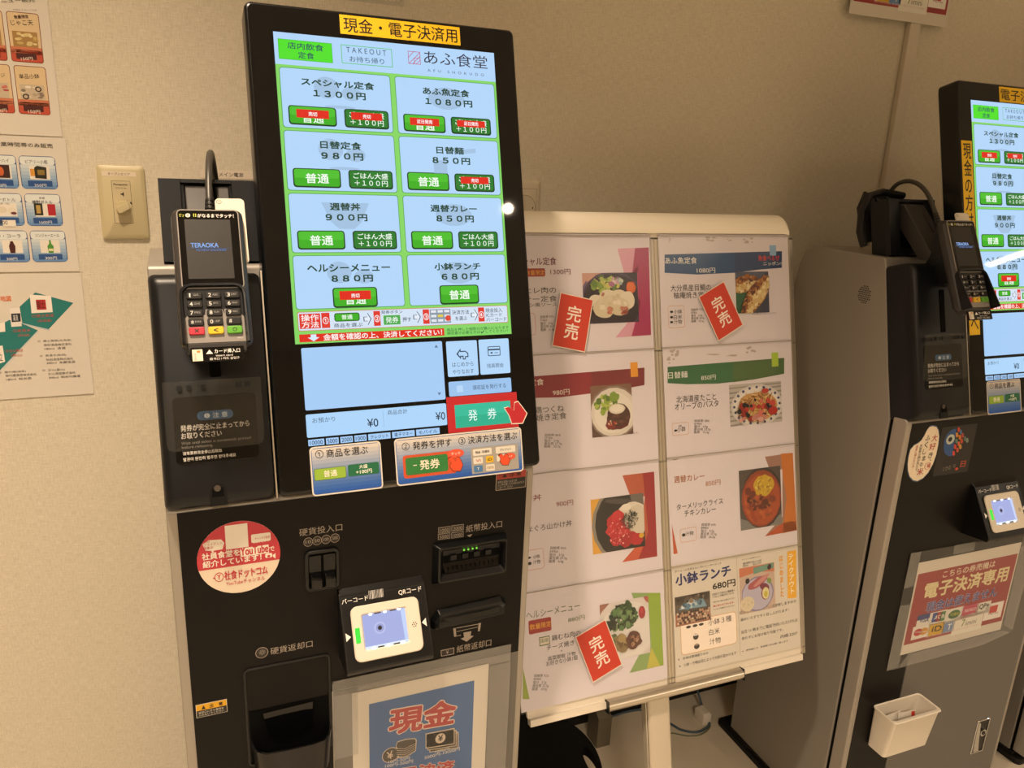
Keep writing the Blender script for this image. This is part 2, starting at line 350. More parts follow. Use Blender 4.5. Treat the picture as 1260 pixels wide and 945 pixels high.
# ------------------------------------------------------------------ print on labels, sheets and posters (mm on their own face)
ART = {
 'special': [
  ('t','#7a3a52',3,'スペシャル定食',17.4,-53.9,90.3,13.4,0,0.2),
  ('t','#7a3a52',3,'1300円',95.2,-70.4,38.9,9.3,0,0.1),
  ('r','#a02828',1,46.7,-73.2,85.8,-59.3,3),
  ('t','#f0b040',3,'数量限定',48.5,-70.9,36.2,8.7,0,0),
  ('t','#1c1a1a',3,'豚ヒレ肉の',29,-102,75.7,10.5,0,0),
  ('t','#1c1a1a',3,'ソテー定食',28.2,-116.8,77.4,10.5,0,0),
  ('t','#1c1a1a',3,'イタリアン風ソース',10,-125,95.1,6.9,0,0),
  ('f','#d07040',1,21.2,-173,62.7,-135.2,5),
  ('n','#55504c',3,71.8,-167.9,28.7,28.1,0,('91','716','4.4','43.7','21.8')),
  ('p','#d9a0b8',1,[(229.3,-25.8),(294.4,-24),(291.7,-182.8),(217.8,-184.3),(251.8,-150.8),(263.7,-72.2),(241.2,-69.5)]),
  ('p','#a82f62',2,[(266,-25.1),(294.4,-24),(291.7,-182.8),(250.8,-183.4),(266.6,-151.4),(270.6,-69.9),(258,-69.3)]),
  ('p','#b23a6c',2,[(258,-69.3),(271.3,-53.7),(266.6,-151.4),(250.8,-183.4),(272,-123.5)]),
 ],
 'special_photo': [
  ('r','#2c2430',3,156.4,-157.9,267.6,-68.8,0),
 ],
 'daily': [
  ('p','#8c2433',1,[(0.1,-39.6),(274.7,-36.8),(273.1,-68.5),(244.8,-71),(164,-76.1),(101.8,-78.6),(34.6,-75.1),(-1.6,-71.8)]),
  ('p','#7a2830',2,[(165.9,-38.2),(274.7,-36.8),(273.1,-68.5),(244.8,-71),(164,-76.1)]),
  ('r','#e39a2e',3,245.4,-52.2,260.6,-25.8,0),
  ('t','#f3ece4',3,'日替定食',18.1,-55,54.6,11.4,0,0.1),
  ('t','#f3ece4',3,'980円',88.7,-74.9,32.5,9.6,0,0),
  ('t','#1c1a1a',3,'国産鶏つくね',25.7,-103.9,83.1,12.2,0,0),
  ('t','#1c1a1a',3,'照り焼き定食',25,-117.1,88.1,12.2,0,0),
  ('n','#55504c',3,67,-164.1,34.1,25.1,-5.5,('86','571','3.4','27.9','33.7')),
  ('t','#6a625c',3,'※写真はイメージです。',201.9,-156.4,55.5,4.3,0,0),
 ],
 'daily_photo': [
  ('r','#7b5a48',3,161.9,-155,245.6,-63.3,0),
 ],
 'donburi': [
  ('t','#8c3030',3,'週替丼',7.8,-49,50.3,10.4,0,0.1),
  ('t','#8c3030',3,'900円',85.4,-65.4,32.9,9.7,0,0),
  ('t','#1c1a1a',3,'まぐろ山かけ丼',29.2,-102.5,84.5,11,0,0),
  ('f','#d07040',1,5.7,-168.9,57,-133.4,5),
  ('t','#1c1a1a',3,'小鉢',37,-150.1,12.5,7.2,0,0),
  ('t','#1c1a1a',3,'汁物',35.8,-159.6,14.1,7.2,0,0),
  ('e','#1c1a1a',3,29.7,-146.6,3.1,1.9),
  ('e','#1c1a1a',3,29.7,-156.7,3.6,2.9),
  ('n','#55504c',3,65.3,-161.7,34.8,29.6,-8.7,('95','547','2.3','29.2','6.0')),
  ('p','#b5583e',1,[(219.6,-24.3),(286.2,-24.5),(285.4,-182.3),(211.2,-182.1),(247.2,-152.4),(264.4,-67.9),(234.7,-65.6)]),
  ('p','#9c2530',2,[(262.2,-24.4),(286.2,-24.5),(285.4,-182.3),(245.3,-180.7),(268.5,-134.9),(264.4,-67.9)]),
  ('p','#c8583c',2,[(211.8,-182.2),(247.8,-152.5),(260.3,-154.2),(245.2,-181.4)]),
  ('t','#6a625c',3,'※写真はイメージです。',210.2,-155.2,45.6,3.5,0,0),
 ],
 'donburi_photo': [
  ('r','#d9a23c',3,152.8,-159.4,260.9,-60.7,0),
 ],
 'healthy': [
  ('t','#6d7a58',3,'ヘルシーメニュー',18,-48.2,103.6,12.8,0,0),
  ('t','#6d7a58',3,'880円',97.5,-68.2,32.8,8.3,0,0),
  ('r','#a02828',1,21.7,-75.9,64.8,-51.7,3),
  ('t','#f0b040',3,'数量限定',23.8,-68.3,40.7,9.9,0,0.1),
  ('r','#4c6644',1,40.2,-100.2,60.5,-84.3,0),
  ('r','#ded6c8',2,41.5,-98.4,59.1,-85.9,0),
  ('t','#4c6644',3,'国産',42.7,-94.6,15.3,7.3,0,0),
  ('t','#1c1a1a',3,'鶏むね肉の',64.5,-95.5,55.7,10.4,0,0),
  ('t','#1c1a1a',3,'チーズ焼き',53.6,-110.5,53.7,10,0,0),
  ('t','#1c1a1a',3,'+',80,-117.8,4.1,3.4,7.2,0),
  ('t','#1c1a1a',3,'高菜御飯 汁物',54.9,-129.1,53.9,7.8,0,0),
  ('t','#1c1a1a',3,'お好きな小鉢1個',51.4,-137.9,60.6,8.7,0,0),
  ('n','#55504c',3,21.3,-175.3,31.5,29.8,-12.2,('92','424','2.2','22.3','10.9')),
  ('p','#8aa868',1,[(227.2,-36.4),(288.2,-46.6),(289.1,-183.8),(216.1,-183.9),(242.5,-147.9),(262.8,-144.9),(262.4,-60.7),(234,-55.8)]),
  ('p','#8fae3c',2,[(262,-42.2),(288.2,-46.6),(289.1,-183.8),(281.6,-183.5),(265,-143)]),
  ('p','#c0bc50',2,[(264.9,-145.3),(281.6,-183.5),(252.6,-183.4)]),
  ('p','#93a848',1,[(7.1,-129.9),(16.7,-188.9),(4.1,-186.1)]),
 ],
 'healthy_photo': [
  ('r','#cfc6c4',3,160.9,-154,261.9,-47.7,0),
 ],
 'fish': [
  ('p','#1f4e80',1,[(12.6,-36.9),(282,-31.6),(280.7,-64),(230.2,-66.5),(167.8,-72.2),(83.5,-74.4),(11,-70.1)]),
  ('p','#1d3f6e',2,[(169.5,-33.9),(282,-31.6),(280.7,-64),(230.2,-66.5),(167.8,-72.2)]),
  ('r','#86b0dc',3,252.1,-40,267.6,-20.1,0),
  ('t','#f0efec',3,'あふ魚定食',13,-54.2,69.2,12.3,0,0.1),
  ('t','#f0efec',3,'1080円',81.4,-71.8,41.4,9.6,0,0),
  ('t','#d8453a',4,'魚食べるぜ',223.8,-50.1,51.3,10.6,0,0.2),
  ('t','#f0efec',4,'ニッポン!',235.2,-59.3,44.2,7.6,0,0.1),
  ('t','#1c1a1a',3,'大分県産目鯛の',22.2,-104.7,89,12.3,0,0),
  ('t','#1c1a1a',3,'柚庵焼き定食',28.4,-118.3,79.8,12.4,0,0),
  ('f','#d99a3c',1,14.9,-171.7,50.6,-131,4),
  ('t','#1c1a1a',3,'小鉢',27.1,-146,18.2,8,0,0),
  ('e','#1c1a1a',3,22.5,-142.2,3.4,2.2),
  ('t','#1c1a1a',3,'白米',26.6,-155.8,18.2,8,0,0),
  ('e','#1c1a1a',3,22.1,-152,3.4,2.2),
  ('t','#1c1a1a',3,'汁物',26.2,-164.9,18.2,8,0,0),
  ('e','#1c1a1a',3,21.7,-161.1,3.4,2.2),
  ('n','#55504c',3,64.9,-164.2,30,27.2,0,('71','574','4.4','34.6','19.2')),
  ('t','#6a625c',3,'※写真はイメージです。',205.2,-154.1,59.6,3.8,0,0),
  ('p','#b5aba6',1,[(114.1,-10.1),(113.5,-11.6),(110.4,-11.6),(107.2,-12.3),(104,-11),(105.7,-9.5),(106.1,-8.7),(110.8,-7.6),(112.4,-9.3)]),
  ('p','#b5aba6',1.1,[(122.9,-10.9),(121.7,-11.7),(120.1,-12.5),(117.6,-12),(116.1,-11.5),(116,-10.6),(116.9,-9.6),(120.4,-9.8),(123.9,-9.7)]),
  ('p','#b5aba6',1.2,[(115.6,-5.6),(113.2,-7.2),(110.1,-7.3),(106,-7.8),(102.6,-6.3),(103.6,-5.1),(107,-3.5),(110.2,-4.1),(113.7,-4.1)]),
  ('p','#b5aba6',1.3,[(127.6,-5.9),(126.5,-6.9),(123.7,-7),(121.3,-7.5),(117.3,-6.5),(119,-5.5),(120.8,-4.1),(124.1,-4.3),(127.4,-5.1)]),
  ('p','#b5aba6',1.4,[(123.7,-11.1),(122.7,-12.6),(119.2,-13.2),(115.5,-13),(113.1,-11.8),(113.9,-10.4),(116.4,-10),(120,-9.2),(121.9,-9.9)]),
  ('p','#b5aba6',1,[(213.1,-13.9),(213.4,-14.7),(211.6,-15),(209.8,-14.9),(209.4,-14.2),(209.1,-13.4),(209.7,-12.6),(211.8,-12.8),(212.9,-13.4)]),
  ('p','#b5aba6',1.1,[(195.4,-9.5),(194.9,-10.5),(192.8,-10.5),(190.8,-10.5),(189.2,-10.2),(188.9,-9.1),(190.4,-8),(193.2,-7.7),(195.5,-8.4)]),
  ('p','#b5aba6',1.2,[(203,-14.2),(203.5,-15.7),(199.7,-16.5),(195.3,-16.3),(192.6,-14.9),(192.5,-13.1),(196.4,-12),(200.3,-11.5),(203.1,-13)]),
  ('p','#b5aba6',1.3,[(202,-11.6),(201.1,-12.4),(198.9,-13.1),(196.9,-12.7),(195.4,-12.1),(196.1,-11.3),(197,-10.2),(199,-10.8),(201.1,-10.7)]),
  ('p','#b5aba6',1.4,[(213.9,-7),(213.6,-8.1),(211.5,-8.5),(208,-9.2),(206.8,-7.6),(205,-6.3),(207.9,-5.8),(211.4,-5.4),(214.7,-6.1)]),
  ('p','#b5aba6',1,[(25.3,-11.3),(24.8,-11.8),(24.5,-12.3),(23.9,-12.7),(23.5,-11.8),(23.6,-10.8),(24.1,-10.1),(24.6,-10),(25.2,-10.4)]),
  ('p','#b5aba6',1.1,[(24.3,-12.8),(24.4,-13.7),(23.5,-14.6),(22.7,-14.4),(22.5,-13.4),(22.5,-12.1),(22.8,-11.9),(23.6,-11.6),(24.5,-11.9)]),
  ('p','#b5aba6',1.2,[(27.4,-9.5),(27.2,-10.4),(26.6,-11),(25.7,-11),(25.2,-10),(25.8,-8.9),(25.9,-8),(26.7,-7.9),(27.1,-8.4)]),
  ('p','#b5aba6',1.3,[(27,-9.4),(26.5,-10.1),(26.3,-10),(25.9,-10.3),(25.4,-9.6),(25.6,-9.2),(25.9,-8.7),(26.4,-8.2),(26.7,-8.6)]),
  ('p','#b5aba6',1.4,[(25.6,-7.9),(25.6,-8.9),(25,-8.9),(24.2,-9),(23.6,-8.5),(24,-7.4),(24.4,-6.5),(25.2,-6.3),(25.8,-6.7)]),
  ('p','#b5aba6',1,[(156.4,-8.5),(156.2,-9),(154.9,-9.2),(153.3,-9),(152.4,-8.6),(152.7,-8.3),(152.8,-7.8),(155,-7.7),(156,-8.1)]),
  ('p','#b5aba6',1.1,[(164.6,-10.8),(162.9,-11.4),(160.6,-11.5),(158.2,-11.4),(155.6,-11.2),(156.5,-10.5),(157.8,-10),(160.9,-9.7),(162.9,-10.2)]),
  ('p','#b5aba6',1.2,[(161.4,-9.7),(160.7,-9.9),(160,-10.1),(158.6,-10.1),(157.9,-9.9),(158.2,-9.5),(158.9,-9.2),(160,-9.2),(161.5,-9.4)]),
  ('p','#b5aba6',1.3,[(160.3,-11.4),(160.7,-11.8),(159.2,-11.9),(158.2,-11.8),(157.8,-11.6),(156.8,-11.2),(157.9,-10.9),(159.2,-11),(160.9,-11.1)]),
  ('p','#b5aba6',1.4,[(160.5,-11.6),(158.7,-12.1),(157.2,-12.3),(154.8,-12.2),(154.9,-11.8),(154.6,-11.3),(155.5,-11),(157.3,-10.6),(159.1,-11.2)]),
 ],
 'fish_photo': [
  ('r','#39405a',3,168.4,-150.1,246.7,-70.7,0),
 ],
 'noodle': [
  ('p','#2f6a42',1,[(9,-38.4),(278.7,-36),(277.4,-67.4),(203,-74),(120.8,-76.6),(51.2,-73.2),(7.6,-68.4)]),
  ('p','#48693a',2,[(155.9,-37.4),(278.7,-36),(277.4,-67.4),(203,-74),(154.2,-76.1)]),
  ('r','#a8c83c',3,247.8,-51.9,263.8,-24.3,0),
  ('t','#f0efec',3,'日替麺',9.3,-60.5,42.4,12.2,0,0.1),
  ('t','#f0efec',3,'850円',81.8,-68.2,32.7,9.3,0,0),
  ('t','#1c1a1a',3,'北海道産たこと',24.7,-106.8,89.1,13,0,0),
  ('t','#1c1a1a',3,'オリーブのパスタ',20.9,-119.6,97.9,13,0,0),
  ('f','#d99a3c',1,13.5,-167,50.5,-143.6,4),
  ('t','#1c1a1a',3,'小鉢',24.4,-160.8,18.2,10,0,0),
  ('e','#1c1a1a',3,20.9,-157.4,3.6,1.9),
  ('t','#1c1a1a',3,'1個',27.1,-151.7,6.8,3.8,0,0),
  ('n','#55504c',3,60.6,-167.1,37.2,27.2,-5.1,('58','575','4.0','23.7','15.2')),
  ('t','#6a625c',3,'※写真はイメージです。',211.7,-158,57.8,3.6,0,0),
  ('p','#b5aba6',1,[(35.2,-16.7),(33.6,-18.1),(29.7,-20.6),(26.3,-19.9),(25.8,-17.3),(25.5,-15.1),(26.8,-14.4),(29.9,-13.7),(33.9,-14.2)]),
  ('p','#b5aba6',1.1,[(22.8,-16.9),(21.2,-18.3),(20.2,-18.2),(18.1,-18.6),(17.7,-17.4),(17.4,-15.8),(19,-14.6),(20.6,-14.4),(22.5,-15.8)]),
  ('p','#b5aba6',1.2,[(26.2,-8.3),(26.4,-9.2),(24.7,-9.9),(23,-10.1),(21.8,-8.7),(21.9,-7.4),(23.5,-6.1),(24.7,-6.1),(26.9,-7.6)]),
  ('p','#b5aba6',1.3,[(35.3,-11.6),(34.9,-13.9),(33,-14.7),(29.8,-14.4),(29.1,-12.1),(28.8,-10.1),(31.3,-8.5),(33.7,-8.1),(34.9,-9.2)]),
  ('p','#b5aba6',1.4,[(24.1,-10.6),(22.8,-12.5),(19.4,-12.9),(17.1,-12.1),(15.8,-11.3),(13.8,-9.3),(17.6,-7),(19.8,-7.8),(21.6,-8.6)]),
  ('p','#b5aba6',1,[(165.7,-26),(165.7,-26.5),(158.7,-26.4),(150,-25.8),(144.2,-25.2),(147,-24.7),(150.6,-24.5),(158.7,-24.5),(163.7,-25.2)]),
  ('p','#b5aba6',1.1,[(157.3,-25.6),(159.1,-26.2),(151.5,-25.9),(145.1,-25.6),(138.7,-24.9),(143.3,-24.6),(146.2,-24.2),(152.6,-24.6),(158.4,-25.1)]),
  ('p','#b5aba6',1.2,[(163.3,-26.6),(161.7,-26.9),(158,-27),(153.7,-26.4),(150.2,-26),(152.2,-25.8),(154.7,-25.7),(158.8,-25.7),(160.7,-26)]),
  ('p','#b5aba6',1.3,[(128,-21.7),(122.5,-22.1),(114.2,-22.5),(107.3,-21.6),(96.8,-20.4),(94.8,-19.6),(103.3,-19.1),(115.5,-19.5),(123.3,-20.5)]),
  ('p','#b5aba6',1.4,[(169,-24.7),(162.7,-25),(158.2,-25),(150.3,-24.3),(149.9,-23.9),(146.1,-23.2),(152.4,-23.1),(159.3,-23.4),(164.6,-23.7)]),
  ('p','#b5aba6',1,[(200.2,-12.2),(200,-13.4),(197.3,-13.9),(194.1,-13.6),(193.1,-12.7),(190.8,-11),(194.7,-9.3),(197.9,-9.2),(200.3,-9.9)]),
  ('p','#b5aba6',1.1,[(192.5,-20.8),(192.1,-22.4),(190.1,-22.8),(187.6,-22.2),(186.1,-21),(187.3,-20),(187.7,-18.9),(190.4,-18.6),(192.5,-19.7)]),
  ('p','#b5aba6',1.2,[(211.1,-19.7),(210.7,-21.1),(207.7,-22.1),(205.9,-21),(203.4,-19.8),(204,-18.9),(205.5,-17.5),(208.1,-17.2),(209.8,-18.3)]),
  ('p','#b5aba6',1.3,[(208,-18.1),(205.9,-19.6),(203.1,-20.4),(200.2,-20.4),(197.7,-18.2),(199,-16.7),(201.3,-15.7),(203.4,-16.1),(205.1,-16.2)]),
  ('p','#b5aba6',1.4,[(197,-13.3),(194.9,-14.6),(192.7,-15.7),(189.3,-14.5),(188.3,-13.5),(187.2,-11.8),(190.5,-11.4),(192.7,-11.3),(195.1,-11.7)]),
  ('p','#b5aba6',1,[(15.2,-31.4),(14.2,-32.6),(13.2,-32.9),(12.1,-32.4),(11.3,-31.6),(10.9,-30.8),(12.3,-30.4),(13.4,-30),(15,-30.6)]),
  ('p','#b5aba6',1.1,[(14.5,-23.9),(14.4,-25.9),(12.2,-26.9),(9.7,-26.3),(7.2,-24.5),(9.1,-22.9),(9.5,-21.1),(12.5,-20.1),(15,-21.8)]),
  ('p','#b5aba6',1.2,[(25.8,-24.8),(24.9,-25.6),(23.1,-26.7),(21.1,-26.4),(20.4,-25),(21,-23.9),(21.6,-23.4),(23.4,-22.9),(24.9,-23.8)]),
  ('p','#b5aba6',1.3,[(15.8,-21.3),(15.4,-22.7),(14.2,-22.6),(12.6,-22.3),(11.3,-21.9),(12,-20.4),(12.8,-20.1),(14.4,-19.7),(15.3,-20.2)]),
  ('p','#b5aba6',1.4,[(15.9,-25.6),(15.1,-26.4),(13.7,-26.9),(12,-26.9),(10.4,-25.9),(10.7,-24.4),(12.6,-24.2),(13.9,-23.7),(15.6,-24.1)]),
 ],
 'noodle_photo': [
  ('r','#b9b4b0',3,144.4,-161.2,268.5,-81,0),
 ],
 'curry': [
  ('t','#b06a3c',3,'週替カレー',13.2,-50.9,67.6,13.1,0,0.1),
  ('t','#b06a3c',3,'850円',82.9,-65.1,34,10.2,0,0),
  ('t','#1c1a1a',3,'ターメリックライス',16.6,-102.6,104.2,11.6,0,0),
  ('t','#1c1a1a',3,'チキンカレー',32.9,-116.4,71.2,11.7,0,0),
  ('p','#a07868',1,[(223.8,-22.6),(292.6,-21.3),(296.6,-177.8),(217.2,-179.3),(261.7,-146.1),(265.6,-51.5),(235.2,-50.3)]),
  ('p','#c8742c',2,[(262.8,-20.4),(292.6,-21.3),(296.6,-177.8),(260.3,-179.1),(273.5,-110.3),(265.3,-59.7)]),
  ('p','#b8502c',2,[(217.2,-179.3),(261.2,-158.5),(294.8,-158.7),(296.6,-177.8)]),
  ('f','#d99a3c',1,21.4,-164.6,58.2,-138.6,4),
  ('t','#1c1a1a',3,'汁物',33.3,-153.2,18.2,7.9,0,0),
  ('e','#1c1a1a',3,29.6,-150.5,3.8,2.9),
  ('n','#55504c',3,65.9,-162.8,36.8,29.8,-8,('64','680','4.2','32.5','26.0')),
  ('p','#c05a3a',1,[(4.5,-126.3),(15.1,-183.3),(5.9,-183.7)]),
  ('p','#b5aba6',1,[(16.2,-6.7),(15.1,-7.2),(13.5,-7.2),(11.9,-6.7),(11.1,-6.5),(11.1,-5.8),(12.4,-5.7),(13.6,-5.6),(15.7,-6)]),
  ('p','#b5aba6',1.1,[(21.9,-7.3),(22.3,-8.4),(19.5,-8.1),(17,-7.8),(15.5,-7.2),(15.8,-6),(16.3,-5.9),(19.6,-5.7),(21.1,-6.4)]),
  ('p','#b5aba6',1.2,[(24.1,-5.8),(24.9,-6.6),(21.7,-6.5),(19.3,-6.1),(18.7,-5.7),(16.9,-4.7),(19.6,-4.2),(21.9,-4.3),(23.6,-4.9)]),
  ('p','#b5aba6',1.3,[(26.1,-5.7),(24.5,-6.6),(23,-6.3),(20.1,-6.5),(19.4,-5.5),(19.9,-4.7),(20.3,-4),(23.1,-4.5),(24.8,-4.6)]),
  ('p','#b5aba6',1.4,[(19.6,-7.5),(17,-8.1),(15.8,-8.1),(14.1,-7.8),(12.8,-7.1),(12.2,-6.4),(13.6,-6.2),(16.2,-5.8),(17.9,-6.5)]),
 ],
 'curry_photo': [
  ('r','#4a423e',3,160.2,-160.4,260.1,-43.5,0),
 ],
 'kobachi': [
  ('t','#1c1a1a',3,'ボリュームを抑えたい方にピッタリランチ',6.4,-14.2,105.7,4.7,0,0),
  ('t','#1d2a6e',3,'小鉢ランチ',7.7,-39.3,124.7,21.3,0,0.5),
  ('t','#1c1a1a',3,'680円',90,-60.8,52.2,13.3,0,0.4),
  ('t','#1c1a1a',3,'日替わり小鉢から3種類選べ\nごはんと汁物が付くランチ',88.4,-76.6,52.2,9.6,0,0),
  ('t','#1c1a1a',3,'お好きな小鉢をお選びください',88.9,-86,51.2,3.2,0,0),
  ('t','#c03030',3,'数に限りがございます。',89.5,-94.2,48.7,3.7,0,0.3),
  ('t','#1c1a1a',3,'なくなり次第終了となります。',89.2,-100.3,50.3,3.2,0,0),
  ('fr','#fbeee2','#d9a23c',1,13.8,-173.8,141.9,-110.7,8),
  ('t','#1c1a1a',3,'お好きな',65.4,-116.6,20.5,3.7,0,0),
  ('t','#1c1a1a',3,'小鉢３種',76.6,-128,53.6,11.7,0,0),
  ('t','#1c1a1a',3,'白米',77.6,-147,24.4,11.7,0,0),
  ('t','#1c1a1a',3,'汁物',78,-165.3,25.4,11.7,0,0),
  ('e','#2a2422',3,31.9,-122,5.5,2.6),
  ('e','#2a2422',3,46.5,-122,5.6,2.6),
  ('e','#2a2422',3,60.5,-121.9,5.6,2.6),
  ('e','#2a2422',3,47.4,-143.4,6.2,5.8),
  ('e','#e8e2dc',4,47.5,-140,5.6,1.6),
  ('e','#2a2422',3,48.7,-162.3,6.2,5.3),
  ('e','#a08880',4,48.8,-159.1,5.3,1.6),
  ('t','#1c1a1a',3,'※\u3000白米は普通盛りのみ',5.8,-182.3,68.3,5.2,0,0),
  ('t','#1c1a1a',3,'※\u3000小鉢・汁物は日によって内容が変わります',7.6,-195.9,131,6.3,0,0),
  ('p','#b8b0a4',2,[(147,-5.2),(147.9,-5.4),(148.3,-198.5),(147.3,-198.3)]),
  ('t','#1c1a1a',3,'※メニューは日替わりです',159.6,-13.9,44.5,2.7,0,0),
  ('t','#1c1a1a',3,'季節の野菜弁当 税込５００円\n定食弁当\u3000\u3000\u3000 税込６００円',161.3,-27.7,43.9,9.2,0,0),
  ('t','#1c1a1a',3,'出来立てをその場でご用意致しますので',150.1,-119.1,138.4,6.5,0,0),
  ('t','#1c1a1a',3,'温めいらずですぐ召し上がれます！',151.2,-133,117.7,6,0,0),
  ('t','#1c1a1a',3,'当日 11 時までに電話予約いただければ',151.7,-158.2,138.8,7,0,0),
  ('t','#1c1a1a',3,'待たずにお受け取り可能です。',152.8,-170.7,100.7,6,0,0),
  ('t','#1c1a1a',3,'内線:3207',246.5,-184.9,42.3,7.2,0,0),
  ('t','#1c1a1a',3,'※\u3000券売機にて、食券購入をお願い致します',152.8,-194.5,111.9,3.8,0,0),
  ('p','#f0b428',1,[(270.4,-13.1),(292.9,-12.5),(289.7,-109.3),(267.5,-107.5)]),
  ('t','#fff6dc',3,'テ\nイ\nク\nア\nウ\nト',272.7,-99.4,12.5,80.5,0,0.3),
  ('t','#f0a828',3,'は\nじ\nめ\nま\nし\nた',249.9,-101.2,8.9,82.8,0,0.3),
 ],
 'kobachi_photo': [
  ('r','#5a5048',3,3.9,-117.1,82.7,-60.9,0),
 ],
 'bento_photo': [
  ('r','#c8b0a0',3,152.4,-119.8,236.8,-29.1,0),
 ],
 'reader': [
  ('t','#f2eee8',1,'バーコード',-9.2,9.5,36.3,6.7,0,0.15),
  ('t','#f2eee8',1,'QRコード',70.4,8.1,33.3,7.8,0,0.15),
  ('p','#f2eee8',1,[(28.8,21.7),(29.2,21.6),(28.8,10.2),(28.5,10.2)]),
  ('p','#f2eee8',1,[(30.4,21.6),(30.9,21.5),(30.5,10.1),(30,10.2)]),
  ('p','#f2eee8',1,[(31.9,21.6),(32.2,21.6),(31.9,10.2),(31.5,10.2)]),
  ('p','#f2eee8',1,[(33.4,21.6),(34.2,21.4),(33.9,10.1),(33.1,10.2)]),
  ('p','#f2eee8',1,[(34.9,21.6),(35.4,21.5),(35.1,10.1),(34.6,10.2)]),
  ('p','#f2eee8',1,[(36.5,21.5),(37,21.5),(36.6,10.1),(36.1,10.2)]),
  ('p','#f2eee8',1,[(38,21.5),(38.3,21.5),(38,10.2),(37.7,10.2)]),
  ('p','#f2eee8',1,[(39.5,21.5),(39.8,21.4),(39.5,10.2),(39.2,10.2)]),
  ('p','#f2eee8',1,[(41,21.5),(41.4,21.4),(41,10.2),(40.7,10.2)]),
  ('p','#f2eee8',1,[(42.6,21.4),(42.9,21.4),(42.6,10.2),(42.2,10.2)]),
  ('p','#f2eee8',1,[(44.1,21.4),(44.6,21.3),(44.3,10.2),(43.8,10.2)]),
  ('p','#f2eee8',1,[(45.7,21.4),(46.5,21.3),(46.2,10.1),(45.3,10.3)]),
  ('p','#f2eee8',1,[(47.2,21.4),(47.7,21.3),(47.4,10.2),(46.9,10.3)]),
  ('p','#f2eee8',1,[(48.7,21.4),(49.1,21.3),(48.7,10.2),(48.4,10.3)]),
  ('p','#f2eee8',1,[(-8.9,-28.9),(-1.9,-35),(-8.6,-40.5)]),
  ('p','#f2eee8',1,[(104.7,-28.3),(98.3,-33.8),(104.9,-40)]),
 ],
 'food_poster': [
  ('t','#4a403a',3,'小鉢メニュー販売',-89.1,-24.2,73.1,5.4,7.1,0.1),
  ('t','#8a7a6a',3,'写真はイメージです',-47.2,-30,31.8,2.1,4.3,0),
  ('t','#4a2a20',4,'数量限定',-46.5,-41.5,19.4,4.7,8.2,0.3),
  ('t','#3a2a20',4,'じゃこ天',-51.7,-51.3,29.6,7.3,5.5,0),
  ('t','#f0e4d8',5,'150円',-44,-100.4,15.8,4.8,6.3,0),
  ('t','#3a2a20',4,'単品小鉢',-49.5,-127.1,27.4,7.1,5.2,0),
  ('t','#f0e4d8',5,'150円',-43.2,-177,16.3,5.5,0,0),
  ('t','#4a3028',4,'※内容は日替わりとなります',-53.5,-166.2,36,2.3,0,0),
  ('t','#3a2a20',4,'レバ刺しソーセージ',-123.9,-130.4,55.7,6.1,4.3,0),
  ('t','#f0e4d8',5,'200円',-86.9,-179.2,15.3,5.3,7.6,0),
 ],
 'drink_poster': [
  ('t','#3a3430',4,'夜営業時間帯のみ販売',-107.4,-16.4,88.9,6.5,0,0.1),
  ('t','#3a3a44',4,'ビアリー小瓶',-59.3,-41.6,30.7,6.2,0,0),
  ('t','#e8eef6',6,'350円',-50.4,-77.1,16.7,4.8,0,0),
  ('t','#3a3a44',4,'各種',-46.6,-95.9,8.3,2.9,0,0),
  ('t','#3a3a44',4,'焼酎ボトル',-56.5,-103.6,28.3,5.4,0,0.2),
  ('t','#e8eef6',6,'1600円',-49.6,-135.4,17.6,4.9,0,0),
  ('t','#3a3a44',4,'ジンジャーエール',-58,-157.1,34.2,6,0,0),
  ('t','#e8eef6',6,'300円',-47.6,-193.3,16.7,5.1,0,0),
  ('t','#3a3a44',4,'レモンハイ',-108.5,-42.4,27.7,5.6,4.1,0),
  ('t','#e8eef6',6,'300円',-104.5,-78.5,15.2,4.8,0,0),
  ('t','#3a3a44',4,'ワインボトル',-117.6,-100.7,38.6,5.3,0,0),
  ('t','#3a3a44',4,'(赤・白)',-101.5,-106.1,13.2,3.4,0,0),
  ('t','#4a4644',7,'800',-105.2,-137.1,11.1,6.3,0,0),
  ('t','#3a3a44',4,'コカ・コーラ',-118.2,-157.9,39.6,5.9,0,0),
  ('t','#e8eef6',6,'300円',-102.3,-194.3,15.1,5,0,0),
 ],
 'sake_poster': [
  ('t','#e07848',3,'日本酒飲み比べ地図',-174.3,-44.6,69.2,9,0,0.3),
  ('p','#1f7a78',1,[(-94.4,-54.3),(-69.7,-31.2),(-15.9,-50.2),(-56.9,-93.7),(-93.7,-81.6)]),
  ('p','#b8c8d0',1,[(-93.7,-81.6),(-56.9,-93.7),(-55.6,-96.4),(-92.9,-84.3)]),
  ('p','#1f7a78',1,[(-162.4,-118.9),(-117.6,-79.3),(-111.7,-75.7),(-93.8,-82.4),(-72.8,-94.9),(-129.7,-155.1),(-172.8,-203.1)]),
  ('p','#c8d0d0',1,[(-72.8,-94.9),(-71.9,-96.5),(-129,-158.4),(-129.7,-155.1)]),
  ('p','#f2ece4',2,[(-77.9,-34.6),(-47.6,-37.5),(-47.7,-64.9),(-78.6,-65.7)]),
  ('r','#b02c30',3,-70.2,-60.2,-56.3,-43.3,0),
  ('t','#3a1c1c',4,'國士',-70,-58.2,12.3,12.5,0,0),
  ('p','#e8e2dc',2,[(-109.1,-56.4),(-94.5,-55.8),(-94.9,-86.8),(-109.8,-87.5)]),
  ('p','#2c2c38',3,[(-107.9,-65.4),(-94.7,-65.1),(-95.4,-78.9),(-108.3,-79.7)]),
  ('t','#f0f0f0',4,'高清',-105.4,-77.7,6.6,10.4,0,0),
